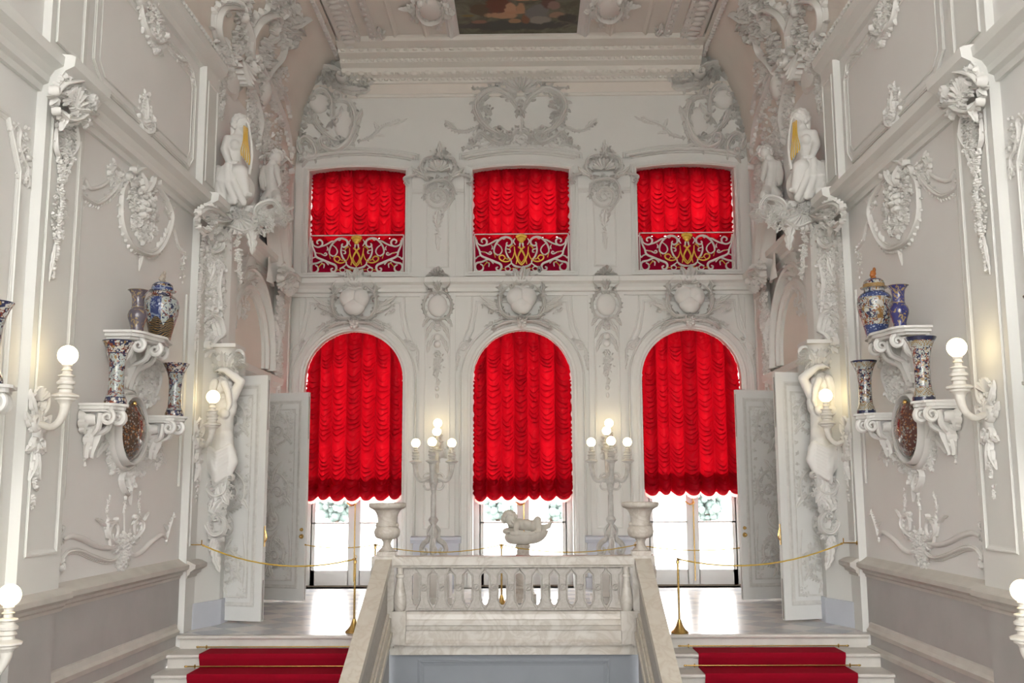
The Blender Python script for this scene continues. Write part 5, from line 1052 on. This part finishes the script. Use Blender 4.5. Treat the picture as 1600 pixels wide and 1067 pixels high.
# keystone cartouches over the arches
def keystone(c):
    RNG.seed(40); pl = PE.off(.10)
    return build(pl, [('frame', ([('r', [(-.05, -.32), (-.30, -.31), (-.42, -.10), (-.38, .15), (-.22, .29)], .05, .14, 1), ('r', [(-.36, .10), (-.42, .27), (-.27, .42), (-.10, .35)], .042, .17, 1), ('v', (-.17, .30), .12, PI, 1.4, -1, .032), ('r', [(-.03, -.40), (-.30, -.42), (-.52, -.53)], .035, .08, 1, .8)], [])),
        ('shield', [('b', (-.10, .06), .19, .19, .15), ('b', (.11, .05), .18, .20, .16), ('b', (0, -.09), .21, .19, .16), ('v', (.02, .10), .13, 0, 1.4, 1, .03)]),
        ('crest', ([('a', (-.06, .32), (-.17, .62), .10, .20, .6), ('a', (-.12, .28), (-.32, .50), .08, .18, .7)], [('a', (0, .33), (.03, .66), .11, .24, .2), ('c', (0, .42), .16, .14, 10, .05, .2), ('h', (0, .26), .17, .2, PI - .2, 7, .2)])),
        ('sprays', ([('c', (-.58, -.12), .20, .13, 14, .045, .04), ('a', (-.42, -.12), (-.80, .12), .05, .04, -.4), ('a', (-.42, -.22), (-.70, -.10), .05, .04, .5), ('g', [(-.38, -.34), (-.55, -.42), (-.70, -.50)], .04)], [('f', (0, -.45), .11), ('a', (0, -.40), (0, -.56), .07, .08, .1)]))], u0=c, raw=(c, 5.34))
for c, nm in zip(XC, ('left', 'middle', 'right')): ornament('stucco_cartouche', 'white stucco cartouche with oval shield on the keystone of the %s arch' % nm, 'keystone cartouches', keystone(c))
for c, nm in zip(XC, ('left', 'middle', 'right')):
    for s in (-1, 1):
        RNG.seed(41); b = MB(); pl = PE.off(.01) if s < 0 else PE.off(.01).refl(c); orn(b, pl, [('v', (-1.10, .42), .10, 0, 1.5, 1, .028), ('r', [(-1.0, .55), (-1.06, .50), (-1.20, .36), (-1.22, .18), (-1.25, .02)], .028, .05, 1, .9), ('a', (-1.2, .2), (-1.26, -.08), .05, .04, .4), ('g', [(-1.18, .22), (-1.24, .0)], .035)], 1, (c, 4.05))
        ornament('stucco_scroll', 'small white stucco scroll on the %s shoulder of the %s arch' % ('left' if s < 0 else 'right', nm), 'arch shoulder scrolls', [('scroll', b)])
for c, nm in ((-1.6, 'left'), (1.6, 'right')):
    RNG.seed(42); pl = PE.off(.055)
    ornament('stucco_pendant', 'white stucco pendant of shield and flowers between the arches, %s pilaster' % nm, 'pilaster pendants', build(pl, [
        ('crest', ([('r', [(-.04, .42), (-.20, .36), (-.24, .22), (-.14, .12)], .04, .24, 1), ('v', (-.26, .33), .07, 0, 1.4, 1, .025), ('a', (0, .1), (-.14, .34), .08, .26, .5)], [('a', (0, .08), (0, .34), .09, .30, .2), ('a', (0, .4), (.02, .56), .09, .26, .2), ('h', (0, .36), .17, .2, PI - .2, 7, .24)])),
        ('shield', ([('r', [(0, -.48), (-.20, -.40), (-.27, -.18), (-.18, .02), (-.06, .06)], .035, .10, 1, .8)], [('b', (0, -.2), .19, .22, .11)])),
        ('flower_drop', ([('a', (-.05, -.5), (-.22, -.86), .06, .07, .5), ('a', (-.04, -.75), (-.19, -1.12), .06, .06, .5), ('a', (-.14, -.42), (-.28, -.62), .05, .07, .6)], [('f', (0, -.62), .09), ('b', (0, -.80), .07, .07, .09), ('b', (0, -.94), .07, .07, .09), ('f', (0, -1.12), .08), ('g', [(0, -1.2), (.01, -1.7)], .075), ('c', (0, -1.3), .14, .2, 14, .04, .05), ('b', (0, -1.78), .04, .05, .04), ('b', (0, -1.92), .03, .05, .03)]))], u0=c, raw=(c, 5.45)))
    RNG.seed(43); pl = PE.off(.095)
    ornament('stucco_capital', 'white stucco capital with big volute between the upper windows, %s one' % nm, 'upper pilaster capitals', build(pl, [
        ('shell_crest', ([('r', [(-.06, .95), (-.28, .88), (-.34, .66), (-.22, .52)], .045, .10, 1), ('r', [(-.30, .60), (-.50, .56), (-.66, .50), (-.60, .40)], .032, .07, 1), ('a', (-.2, .5), (-.5, .72), .07, .08, -.6)], [('h', (0, .62), .26, .1, PI - .1, 9, .12), ('c', (0, .9), .22, .22, 16, .05, .1), ('a', (0, .9), (.02, 1.25), .07, .08, .3)])),
        ('volute', [('v', (0, .12), .26, PI / 2, 1.9, 1, .055), ('r', [(-.28, .15), (-.24, .36), (-.05, .45), (.2, .42), (.3, .2), (.2, -.05), (.05, -.22)], .045, .09, -1), ('c', (0, .3), .28, .24, 24, .05, .08)]),
        ('drop', [('a', (.02, -.15), (0, -.5), .12, .08, .3, 4), ('g', [(0, -.3), (0, -.75)], .06), ('a', (0, -.6), (.02, -.95), .06, .03, .2)])], u0=c, raw=(c, 7.25)))
# large cartouche above the middle upper window
RNG.seed(44); u0 = 0.0
ornament('stucco_cartouche', 'large white stucco cartouche above the middle upper window', 'high wall cartouches', build(PE, [
    ('frame', ([('r', [(810, 172), (797, 153), (776, 142), (755, 149), (744, 166), (750, 186), (764, 202), (778, 208)], .085, .17, -1), ('v', (779, 210), .17, PI, 1.7, -1, .055), ('r', [(739, 221), (750, 207), (767, 219), (784, 224), (793, 212)], .055, .12, 1), ('r', [(800, 212), (807, 204), (815, 203)], .06, .14, 1)], [])),
    ('branches', ([('r', [(746, 200), (727, 206), (711, 204), (699, 195)], .035, .06, -1, .8), ('a', (712, 204), (694, 188), .06, .05, .5), ('r', [(725, 233), (746, 227), (763, 233), (789, 237)], .035, .06, 1), ('a', (770, 224), (742, 236), .08, .06, -.5), ('c', (755, 175), .16, .34, 22, .07, .14), ('c', (760, 222), .3, .12, 16, .06, .09)], [('v', (814, 218), .12, 0, 1.5, 1, .04), ('a', (815, 200), (812, 182), .05, .05, 1.2), ('c', (814, 226), .34, .14, 16, .06, .10)])),
    ('crest', ([('r', [(741, 138), (757, 139), (776, 135)], .03, .10, -1, .8), ('a', (806, 140), (782, 126), .12, .14, .6), ('a', (808, 146), (778, 138), .10, .14, -.5)], [('h', (814, 146), .34, .25, PI - .25, 9, .18), ('c', (814, 126), .42, .14, 26, .08, .14), ('a', (814, 158), (812, 176), .08, .08, .3)]))], u0=u0))
# ornaments of the two upper corners of the window wall (left one built, right one mirrored)
RNG.seed(45)
oc = ornament('stucco_corner', 'large white stucco scroll ornament in the left upper corner of the window wall', 'high corner ornaments', build(PE, [
    ('scroll_frame', [('r', [(527, 157), (545, 160), (555, 179), (555, 201), (545, 225), (526, 238), (507, 231), (504, 219), (513, 216), (517, 226)], .10, .20, 1, .6), ('r', [(452, 212), (454, 192), (459, 157), (470, 131), (489, 114), (513, 107), (538, 115)], .13, .34, 1, .7), ('r', [(519, 190), (519, 160), (510, 145), (498, 143), (488, 153)], .08, .18, -1, .6), ('r', [(488, 178), (494, 192), (503, 204), (519, 218), (530, 220)], .06, .14, -1, .7), ('r', [(460, 230), (477, 216), (491, 226), (495, 243), (482, 249)], .09, .18, 1, .7), ('v', (514, 226), .15, 0, 1.7, 1, .05)]),
    ('shield', [('b', (499, 162), .20, .20, .16), ('b', (537, 195), .19, .30, .08)]),
    ('foliage', [('c', (548, 130), .40, .22, 34, .10, .26), ('c', (508, 118), .45, .16, 24, .10, .30), ('c', (466, 170), .14, .5, 30, .09, .26), ('c', (462, 215), .18, .3, 22, .09, .22), ('a', (532, 138), (580, 140), .12, .24, .7), ('a', (545, 128), (575, 112), .12, .24, -.6), ('a', (519, 190), (534, 165), .09, .12, .8), ('a', (503, 205), (494, 176), .10, .12, -.7), ('a', (545, 205), (566, 170), .10, .16, .5), ('a', (470, 240), (455, 205), .12, .16, .6), ('a', (520, 232), (560, 236), .10, .12, -.5), ('g', [(482, 190), (470, 160), (475, 138)], .09)]),
    ('spray', [('r', [(562, 221), (580, 215), (594, 201), (612, 193), (622, 189)], .03, .05, 1, .9), ('a', (600, 197), (637, 184), .05, .04, .5), ('a', (590, 206), (584, 190), .05, .05, .6), ('a', (585, 212), (602, 214), .04, .04, -.8)])]))
dup(oc, mirror=True, label='large white stucco scroll ornament in the right upper corner of the window wall')
# ceiling ornaments
RNG.seed(46); PCo = PC.off(.02)
ornament('stucco_shell', 'white stucco shell ornament below the ceiling painting', None, build(PCo, [('shell', [('h', (812, 74), .34, PI + .2, 2 * PI - .2, 9, .14), ('c', (812, 78), .5, .3, 34, .08, .12), ('a', (795, 72), (768, 66), .09, .08, .5), ('a', (830, 72), (858, 66), .09, .08, -.5), ('a', (812, 84), (814, 104), .09, .10, .2), ('r', [(785, 70), (798, 86), (812, 88)], .05, .1, 1), ('r', [(840, 70), (828, 86), (812, 88)], .05, .1, -1)])]), 'ceiling ornament')
a = ornament('stucco_leafwork', 'white stucco foliage in the left corner of the ceiling panel', 'ceiling corner foliage', build(PCo, [('foliage', [('c', (630, 68), .42, .18, 34, .09, .12), ('r', [(596, 50), (598, 66), (618, 72), (640, 66)], .06, .1, 1), ('r', [(668, 68), (650, 60), (636, 70)], .05, .1, -1), ('a', (628, 66), (642, 82), .10, .1, .4), ('a', (600, 60), (592, 40), .08, .1, .4), ('g', [(594, 72), (560, 4)], .05)])]), 'ceiling ornament')
dup(a, mirror=True, label='white stucco foliage in the right corner of the ceiling panel')
a = ornament('stucco_medallion', 'white stucco medallion at the left of the ceiling painting', 'ceiling medallions', build(PCo, [('medallion', [('b', (672, 14), .22, .4, .12), ('r', [(650, 2), (652, 20), (668, 32), (690, 26), (692, 6)], .07, .14, -1), ('c', (672, 18), .38, .42, 44, .09, .13), ('g', [(676, 28), (686, 46)], .08), ('a', (690, 18), (706, 27), .06, .1, .5), ('a', (645, 10), (622, 12), .07, .1, .4)])]), 'ceiling ornament')
dup(a, mirror=True, label='white stucco medallion at the right of the ceiling painting')
# side walls: traced on the left, mirrored to the right
KS = .66
def both(name, label, group, parts, cat='wall ornament'):
    a = ornament(name, label % 'left', group, parts, cat); dup(a, mirror=True, label=label % 'right'); return a
RNG.seed(50); KS = .5; pl = PW.off(.20)
both('stucco_capital', 'white stucco rocaille capital with flower garland on the first pilaster of the %s wall', 'side pilaster capitals', build(pl, [
    ('rocaille', [('r', [(82, 150), (92, 132), (112, 126), (134, 126), (146, 140), (140, 160)], .10, .20, 1, .8), ('r', [(84, 168), (96, 186), (118, 184), (140, 168)], .08, .18, -1, .7), ('v', (97, 138), .13, 0, 1.6, 1, .05), ('h', (112, 172), .30, .2, PI - .4, 8, .18), ('c', (118, 152), .34, .22, 40, .09, .2), ('a', (118, 170), (150, 176), .12, .2, .6), ('a', (100, 176), (92, 205), .10, .16, .5)])])
    + build(PW.off(.105), [('garland', [('g', [(103, 195), (100, 240), (96, 300), (90, 370), (80, 432)], .125), ('r', [(86, 200), (84, 230), (92, 250)], .05, .1, 1), ('r', [(116, 190), (118, 225), (110, 245)], .05, .1, -1), ('c', (100, 235), .16, .3, 26, .07, .12), ('c', (92, 330), .13, .35, 22, .06, .08), ('a', (86, 380), (76, 440), .07, .05, .2, 4)])]))
RNG.seed(51); KS = .66
both('stucco_cartouche', 'white stucco flower cartouche at the top of the main panel of the %s wall', 'side wall cartouches', build(PW, [
    ('frame', [('r', [(200, 282), (189, 300), (187, 344), (197, 374), (212, 391), (238, 396), (256, 374), (266, 336), (250, 300), (232, 284)], .07, .10, -1, .7), ('r', [(205, 272), (216, 262), (236, 264), (244, 280)], .07, .14, 1)]),
    ('bouquet', [('f', (220, 328), .20), ('c', (222, 320), .42, .42, 60, .09, .12), ('g', [(205, 350), (222, 372), (245, 360)], .12), ('a', (222, 300), (214, 266), .14, .14, .4), ('a', (228, 300), (240, 270), .12, .14, -.5), ('a', (222, 390), (216, 424), .08, .05, .2, 4)]),
    ('scrolls', [('r', [(190, 276), (177, 299), (152, 318), (130, 308), (124, 296)], .05, .06, 1, .8), ('t', [(177, 276), (160, 290), (141, 294), (131, 279), (127, 290)], .035, .04), ('r', [(186, 268), (176, 262), (170, 274)], .05, .08, 1), ('c', (180, 275), .22, .14, 18, .07, .07), ('r', [(258, 330), (270, 356), (277, 384), (289, 400)], .04, .05, 1), ('a', (262, 334), (272, 322), .08, .06, .4), ('c', (284, 418), .1, .2, 8, .05, .04), ('c', (127, 300), .12, .16, 8, .06, .05)])]))
RNG.seed(52)
both('stucco_trophy', 'white stucco candelabra scrolls with spreading volutes below the dish on the %s wall', 'side wall scroll trophies', build(PW, [
    ('drop', [('c', (202, 722), .5, .16, 40, .08, .10), ('a', (205, 720), (178, 712), .12, .1, .6), ('a', (206, 722), (232, 706), .12, .1, -.6), ('r', [(196, 735), (186, 750), (196, 772), (204, 756)], .06, .10, 1), ('g', [(200, 730), (197, 770), (193, 800)], .08), ('t', [(193, 790), (193, 842)], .035, .05), ('a', (196, 745), (202, 790), .09, .08, -.4)]),
    ('scrolls', [('v', (178, 834), .20, 0, 1.5, -1, .045), ('v', (213, 825), .20, PI, 1.5, 1, .045), ('r', [(192, 850), (178, 850), (166, 836), (166, 818), (180, 816)], .045, .07, -1), ('r', [(196, 848), (208, 842), (220, 828), (220, 814), (208, 812)], .045, .07, 1), ('g', [(168, 817), (166, 796), (171, 776)], .06), ('g', [(219, 812), (216, 790), (218, 769)], .06), ('a', (166, 826), (147, 812), .05, .05, .5), ('a', (220, 820), (234, 800), .05, .05, -.5), ('c', (192, 856), .26, .16, 30, .06, .09), ('f', (190, 866), .09), ('g', [(191, 866), (189, 884)], .07), ('c', (189, 880), .16, .08, 10, .05, .06)]),
    ('volutes', [('t', [(182, 852), (168, 856), (150, 853), (128, 842), (110, 838), (98, 844)], .05, .06), ('t', [(185, 864), (178, 874), (165, 877), (142, 870), (120, 861), (104, 864), (95, 876)], .055, .07), ('r', [(82, 832), (86, 850), (88, 878), (94, 880)], .06, .08, 1, .8), ('c', (86, 838), .2, .14, 16, .06, .06), ('t', [(202, 856), (208, 867), (220, 862), (234, 848), (252, 836), (261, 846)], .05, .06), ('r', [(259, 846), (262, 828), (270, 806)], .03, .05, 1), ('a', (262, 830), (254, 820), .05, .04, .6)])]))
RNG.seed(53)
both('stucco_leafwork', 'white stucco foliage behind the dish frame on the %s wall', 'foliage round the dish frames', build(PW, [('foliage', [('c', (232, 590), .30, .34, 46, .09, .11), ('r', [(206, 610), (216, 580), (236, 560), (252, 572)], .06, .10, 1), ('r', [(240, 620), (246, 590), (238, 572)], .05, .1, -1), ('c', (175, 700), .16, .3, 26, .07, .10), ('c', (246, 700), .16, .24, 18, .06, .07), ('r', [(165, 660), (172, 690), (188, 716), (200, 724)], .07, .12, -1), ('r', [(246, 672), (246, 700), (232, 716), (216, 722)], .05, .08, 1), ('a', (168, 690), (150, 716), .09, .07, .5), ('a', (244, 700), (258, 726), .07, .06, -.5)])]))
RNG.seed(54); KS = .55; pl = PW.off(.22)
both('stucco_capital', 'white stucco leaf capital on the far pilaster beside the door of the %s wall', 'side pilaster capitals', build(pl, [('rocaille', [('r', [(306, 338), (318, 326), (336, 330), (350, 340), (362, 346)], .09, .18, 1, .8), ('r', [(306, 350), (318, 362), (332, 352)], .06, .16, -1), ('v', (318, 334), .10, 0, 1.5, 1, .04), ('a', (330, 344), (364, 332), .12, .2, .5), ('a', (322, 352), (330, 376), .09, .14, .5), ('c', (332, 344), .30, .14, 30, .08, .18)])])
    + build(PW.off(.105), [('garland', [('g', [(318, 368), (314, 410), (311, 450), (308, 500), (304, 548)], .10), ('c', (315, 410), .12, .4, 26, .06, .08), ('c', (311, 470), .1, .4, 20, .05, .06), ('a', (305, 520), (303, 560), .06, .04, .2)])]))
RNG.seed(55); KS = .66
both('stucco_trophy', 'white stucco hanging trophy under the upper cornice of the %s wall', 'upper wall trophies', build(PW, [('trophy', [('g', [(238, -30), (244, 30), (250, 80)], .15), ('c', (240, 25), .36, .42, 50, .10, .11), ('r', [(216, 0), (222, 40), (240, 66), (258, 62)], .07, .12, -1), ('r', [(258, 66), (278, 92), (290, 96), (300, 112), (301, 126)], .05, .06, 1, .7), ('a', (240, 60), (254, 88), .09, .08, .4), ('a', (225, 20), (210, 0), .10, .1, .5)])]))
RNG.seed(56)
both('stucco_spindle', 'white stucco leaf spindle on the lower edge of the upper %s panel', 'upper wall spindles', build(PW, [('spindle', [('c', (226, 185), .22, .34, 30, .07, .07), ('a', (226, 190), (228, 152), .10, .07, .2, 4), ('a', (228, 195), (230, 232), .09, .07, -.2, 4), ('r', [(216, 180), (222, 206), (236, 206), (240, 190)], .05, .08, -1), ('f', (227, 190), .11), ('a', (222, 185), (208, 170), .07, .06, .4), ('a', (232, 196), (246, 206), .07, .06, -.4)])]))
RNG.seed(57)
both('stucco_scroll', 'white stucco scroll ornament on the panel nearest the photo edge of the %s wall', 'near panel scrolls', build(PW, [('scroll', [('r', [(18, 205), (24, 196), (30, 206), (28, 224), (34, 246), (42, 262), (42, 282)], .05, .05, 1, .9), ('r', [(30, 240), (38, 232), (44, 244)], .04, .05, 1), ('a', (40, 268), (46, 290), .06, .04, .4), ('c', (34, 240), .12, .3, 14, .05, .05)])]))
# everything above and around the doors
PM = Pl((0, 14.02, 0), (1, 0, 0), (0, 0, 1), (0, -1, 0)); RNG.seed(58)
b0 = MB(); b0.loft([[(-4.39, 14.06, 5.40), (-4.1, 14.06, 5.5), (-4.0, 14.8, 5.5), (-4.39, 15.6, 5.40)], [(-4.39, 14.06, 5.85), (-3.78, 14.06, 5.86), (-3.85, 14.9, 5.86), (-4.39, 15.8, 5.85)]])
both('stucco_console', 'white stucco rocaille console under the seated woman above the %s doors', 'figure consoles', [('ledge', b0)] + build(PM, [('rocaille', [('r', [(322, 342), (344, 352), (366, 356), (384, 362), (404, 350)], .09, .20, -1, .9), ('r', [(404, 350), (400, 330), (412, 318), (430, 316), (440, 330)], .07, .16, 1, .8), ('h', (372, 340), .34, PI + .2, 2 * PI - .2, 10, .16), ('c', (395, 345), .34, .20, 34, .09, .14), ('a', (360, 350), (352, 392), .12, .12, .4, 4), ('a', (388, 352), (394, 400), .12, .12, -.4, 4), ('g', [(372, 360), (372, 400), (376, 440)], .09), ('c', (345, 372), .16, .3, 20, .08, .1)])]))
RNG.seed(59)
b0 = MB()
c0, c1, c2, c3 = PW.px(402, 316), PW.px(440, 322), PW.px(440, 432), PW.px(402, 438); rows = []
for j in range(15):
    v = j / 14; row = []
    for i in range(71):
        t = i / 70; q = (c0.lerp(c1, t)).lerp(c3.lerp(c2, t), v); ph = 7.5 * PI * t + 1.2 * math.sin(v * 3 + t * 4)
        row.append(PW.p(q.x, q.y - .25 * v * abs(math.sin(ph * .5)) * .5, .05 + (.07 + .10 * v) * (.5 + .5 * math.sin(ph)) + .12 * math.sin(PI * t)))
    rows.append(row)
b0.grid(rows)
both('stucco_drapery', 'white stucco hanging drapery between the overdoor and corner of the %s wall', 'stucco draperies', [('folds', b0)] + build(PW, [('fringe', [('r', [(408, 312), (424, 308), (440, 326), (445, 352), (440, 380), (442, 410), (438, 436)], .09, .20, 1, .8), ('c', (436, 432), .4, .2, 26, .09, .16), ('c', (440, 370), .2, .5, 20, .07, .14), ('g', [(398, 330), (402, 380), (398, 430)], .10)])]))
RNG.seed(60)
both('overdoor_ornament', 'white stucco scrolls and shells around the arched overdoor of the %s wall', 'overdoor ornaments', build(PW.off(.02), [
    ('side_scroll', [('r', [(350, 545), (334, 552), (326, 540), (332, 520), (346, 508), (352, 490), (344, 470), (352, 450), (366, 438)], .12, .22, -1, .8), ('v', (338, 540), .22, 0, 1.5, 1, .07), ('c', (348, 500), .5, .6, 46, .10, .16), ('a', (356, 520), (362, 486), .14, .16, .6), ('c', (334, 400), .4, .8, 40, .10, .14), ('r', [(345, 430), (338, 400), (346, 372), (352, 350)], .08, .14, 1)]),
    ('crest', [('h', (381, 440), .5, .3, PI - .3, 11, .22), ('r', [(366, 440), (372, 420), (388, 416), (398, 430)], .09, .2, 1), ('c', (380, 410), .7, .5, 60, .11, .2), ('g', [(366, 372), (368, 400), (374, 420)], .12), ('g', [(398, 360), (396, 400), (390, 424)], .12), ('r', [(398, 440), (412, 470), (418, 510), (414, 540)], .07, .14, 1)]),
    ('tympanum_foliage', [('c', (376, 470), .5, .25, 24, .08, .06), ('a', (376, 470), (372, 500), .12, .06, .4)])]))
RNG.seed(61)
both('stucco_capital', 'white stucco foliage capital with long drop in the far corner of the %s wall', 'corner pier capitals', build(PW.off(.26), [('rocaille', [('r', [(434, 440), (442, 426), (454, 430), (458, 440)], .10, .2, 1, .9), ('c', (446, 438), .6, .2, 40, .10, .22), ('a', (446, 440), (456, 424), .12, .2, .5), ('v', (440, 446), .13, 0, 1.5, 1, .05)])])
    + build(PW.off(.125), [('drop', [('g', [(438, 455), (436, 490), (434, 540), (432, 585)], .12), ('c', (437, 490), .3, .5, 50, .08, .12), ('c', (434, 560), .25, .5, 36, .08, .12), ('r', [(428, 500), (432, 530), (430, 560)], .06, .12, 1)])])
    + build(PW.off(.105), [('upper_drop', [('g', [(437, 270), (436, 310), (437, 350)], .13), ('c', (440, 290), .4, .6, 44, .10, .14), ('r', [(430, 260), (440, 250), (452, 262)], .09, .18, 1)])]))
class Cove:
    def __init__(s):
        P = [(-XW, 5.8)] + [covep(i / 60) for i in range(61)]; s.P = [Vector(p) for p in P]; s.L = [0.0]
        for i in range(1, len(P)): s.L.append(s.L[-1] + (s.P[i] - s.P[i - 1]).length)
    def prof(s, v):
        v = min(max(v, 0), s.L[-1] - 1e-6); i = max(k for k in range(len(s.L) - 1) if s.L[k] <= v); t = (s.P[i + 1] - s.P[i]).normalized(); return s.P[i] + t * (v - s.L[i]), Vector((t.y, -t.x))
    def px(s, x, y):
        d = ray(x, y); k = 6.0
        while k < 40:
            q = CP + d * k; z = q.z
            X = -XW if z < 7.85 else covep(math.asin(min(1, (z - 7.85) / 2.38)) * 2 / PI)[0]
            if q.x < X or z > 10.22: break
            k += .01
        v = z - 5.8 if z < 7.85 else min(range(len(s.P)), key=lambda i: abs(s.P[i].y - z))
        return Vector((q.y, v if z < 7.85 else s.L[v]))
    def p(s, u, v, h):
        a, n = s.prof(v); a = a + n * max(h, .004); return Vector((a.x, u, a.y))
RNG.seed(62); PV = Cove(); KS = .8
both('cove_rocaille', 'large white stucco rocaille framing open panels on the cove above the %s doors', 'cove rocailles', build(PV, [
    ('frames', [('r', [(391, 98), (383, 68), (391, 42), (404, 25), (424, 21), (431, 34), (428, 46)], .12, .24, 1, .8), ('r', [(356, 84), (336, 56), (332, 30), (341, 14), (364, 9), (376, 18)], .11, .20, 1, .8), ('r', [(376, 20), (380, 44), (384, 68), (388, 92)], .09, .22, -1), ('r', [(446, 66), (436, 92), (420, 112), (410, 130)], .08, .16, 1), ('h', (372, 92), .50, PI + .3, 2 * PI - .1, 10, .26)]),
    ('foliage', [('c', (347, 94), .36, .22, 36, .10, .22), ('c', (412, 80), .26, .22, 44, .06, .28), ('c', (440, 30), .9, .36, 80, .12, .26), ('c', (374, 40), .26, .5, 34, .09, .2), ('c', (395, 120), .4, .3, 34, .09, .2), ('a', (440, 40), (486, 26), .16, .22, .4, 4), ('a', (440, 50), (474, 56), .16, .22, -.6), ('a', (430, 30), (452, 2), .16, .2, .6), ('g', [(445, 68), (432, 96), (420, 118)], .11), ('g', [(434, 114), (436, 136), (438, 150)], .12)]),
    ('hanging', [('g', [(327, 108), (326, 136), (330, 160)], .11), ('a', (380, 110), (400, 150), .16, .2, .6, 4), ('b', (409, 146), .24, .24, .2), ('c', (395, 160), .4, .3, 30, .09, .14), ('b', (362, 128), .34, .26, .10), ('t', [(345, 120), (352, 140), (362, 146), (374, 136), (380, 126)], .05, .08)]),
    ('border', [('r', [(404, 100), (416, 124), (428, 152), (440, 186), (449, 214), (452, 238)], .09, .14, -1, .9), ('r', [(424, 120), (436, 140), (446, 160), (452, 178)], .06, .1, 1), ('c', (428, 190), .5, 1.0, 60, .09, .12), ('c', (400, 178), .5, .5, 40, .1, .12), ('c', (344, 130), .2, .6, 40, .08, .10), ('r', [(338, 108), (334, 140), (338, 168)], .06, .1, 1), ('r', [(392, 100), (388, 130), (396, 160), (404, 190), (402, 220)], .08, .14, 1), ('g', [(412, 200), (414, 240), (408, 280)], .10), ('c', (412, 250), .3, .8, 40, .09, .12)])]))
# low relief on the splayed pier above the herm
KS = .8; RNG.seed(63); ppl = Pl((-4.31, 13.52, 0), (.19, .53, 0), (0, 0, 1), (.941, -.337, 0))
both('stucco_pier_relief', 'white stucco leaf relief on the pier above the herm figure beside the %s doors', 'pier reliefs', build(ppl, [('relief', [('r', [(326, 545), (334, 530), (344, 520), (340, 500), (330, 492)], .08, .12, 1), ('v', (330, 540), .16, 0, 1.5, 1, .05), ('c', (334, 470), .22, .7, 60, .08, .08), ('c', (332, 400), .2, .4, 30, .08, .08), ('r', [(322, 384), (330, 394), (342, 388), (346, 376)], .07, .12, -1), ('g', [(334, 396), (332, 430), (334, 480), (338, 520)], .09), ('r', [(346, 420), (340, 450), (346, 480)], .05, .08, 1), ('a', (334, 500), (346, 540), .12, .1, .5), ('a', (332, 410), (324, 440), .10, .08, -.5)])]))
# ---------------------------------------------------------------- trees outside
LEAF = mat('silvery_foliage', (.15, .20, .19), .8, var=.25, vscale=2)
for k, (x, y, h, w) in enumerate(((-28, 150, 9, 6), (-4.4, 155, 8.5, 5.5), (3.6, 150, 9, 6), (26.5, 150, 8.6, 6))):
    RNG.seed(70 + k); t = thing('tree', (x, y, -3), 'pale hazy tree outside, seen under the %s curtain' % ('left', 'middle', 'middle', 'right')[k], 'tree', 'trees in the garden outside'); m = MB()
    for _ in range(170):
        a, z = RNG.uniform(0, 6.28), RNG.random(); rr = w * .5 * math.sin(PI * (.15 + .8 * z)) * math.sqrt(RNG.random()); m.ball((x + rr * math.cos(a), y + rr * math.sin(a), -3 + h * (.06 + .94 * z)), RNG.uniform(.35, .75), 8, 6)
    obj(m, 'crown', LEAF, t); m = MB(); m.lathe([(.35, 0), (.28, h * .35)], (x, y, -3), 10); obj(m, 'trunk', mat('bark_%d' % k, (.12, .09, .07), .9), t)
# ---------------------------------------------------------------- light
w = bpy.data.worlds.new('world'); sc.world = w; w.use_nodes = True; bg = w.node_tree.nodes['Background']; bg.inputs[0].default_value = (1, .99, .97, 1); bg.inputs[1].default_value = 11.0
w.cycles.sampling_method = 'MANUAL'; w.cycles.sample_map_resolution = 256
sc.view_settings.view_transform = 'Standard'; sc.view_settings.look = 'None'; sc.view_settings.exposure = 0.17; sc.view_settings.gamma = 1
sc.cycles.max_bounces = 7; sc.cycles.diffuse_bounces = 4; sc.cycles.use_adaptive_sampling = True; sc.cycles.adaptive_threshold = .02; sc.cycles.transparent_max_bounces = 8; sc.cycles.caustics_reflective = False; sc.cycles.caustics_refractive = False; sc.cycles.sample_clamp_indirect = 4; sc.cycles.use_denoising = True
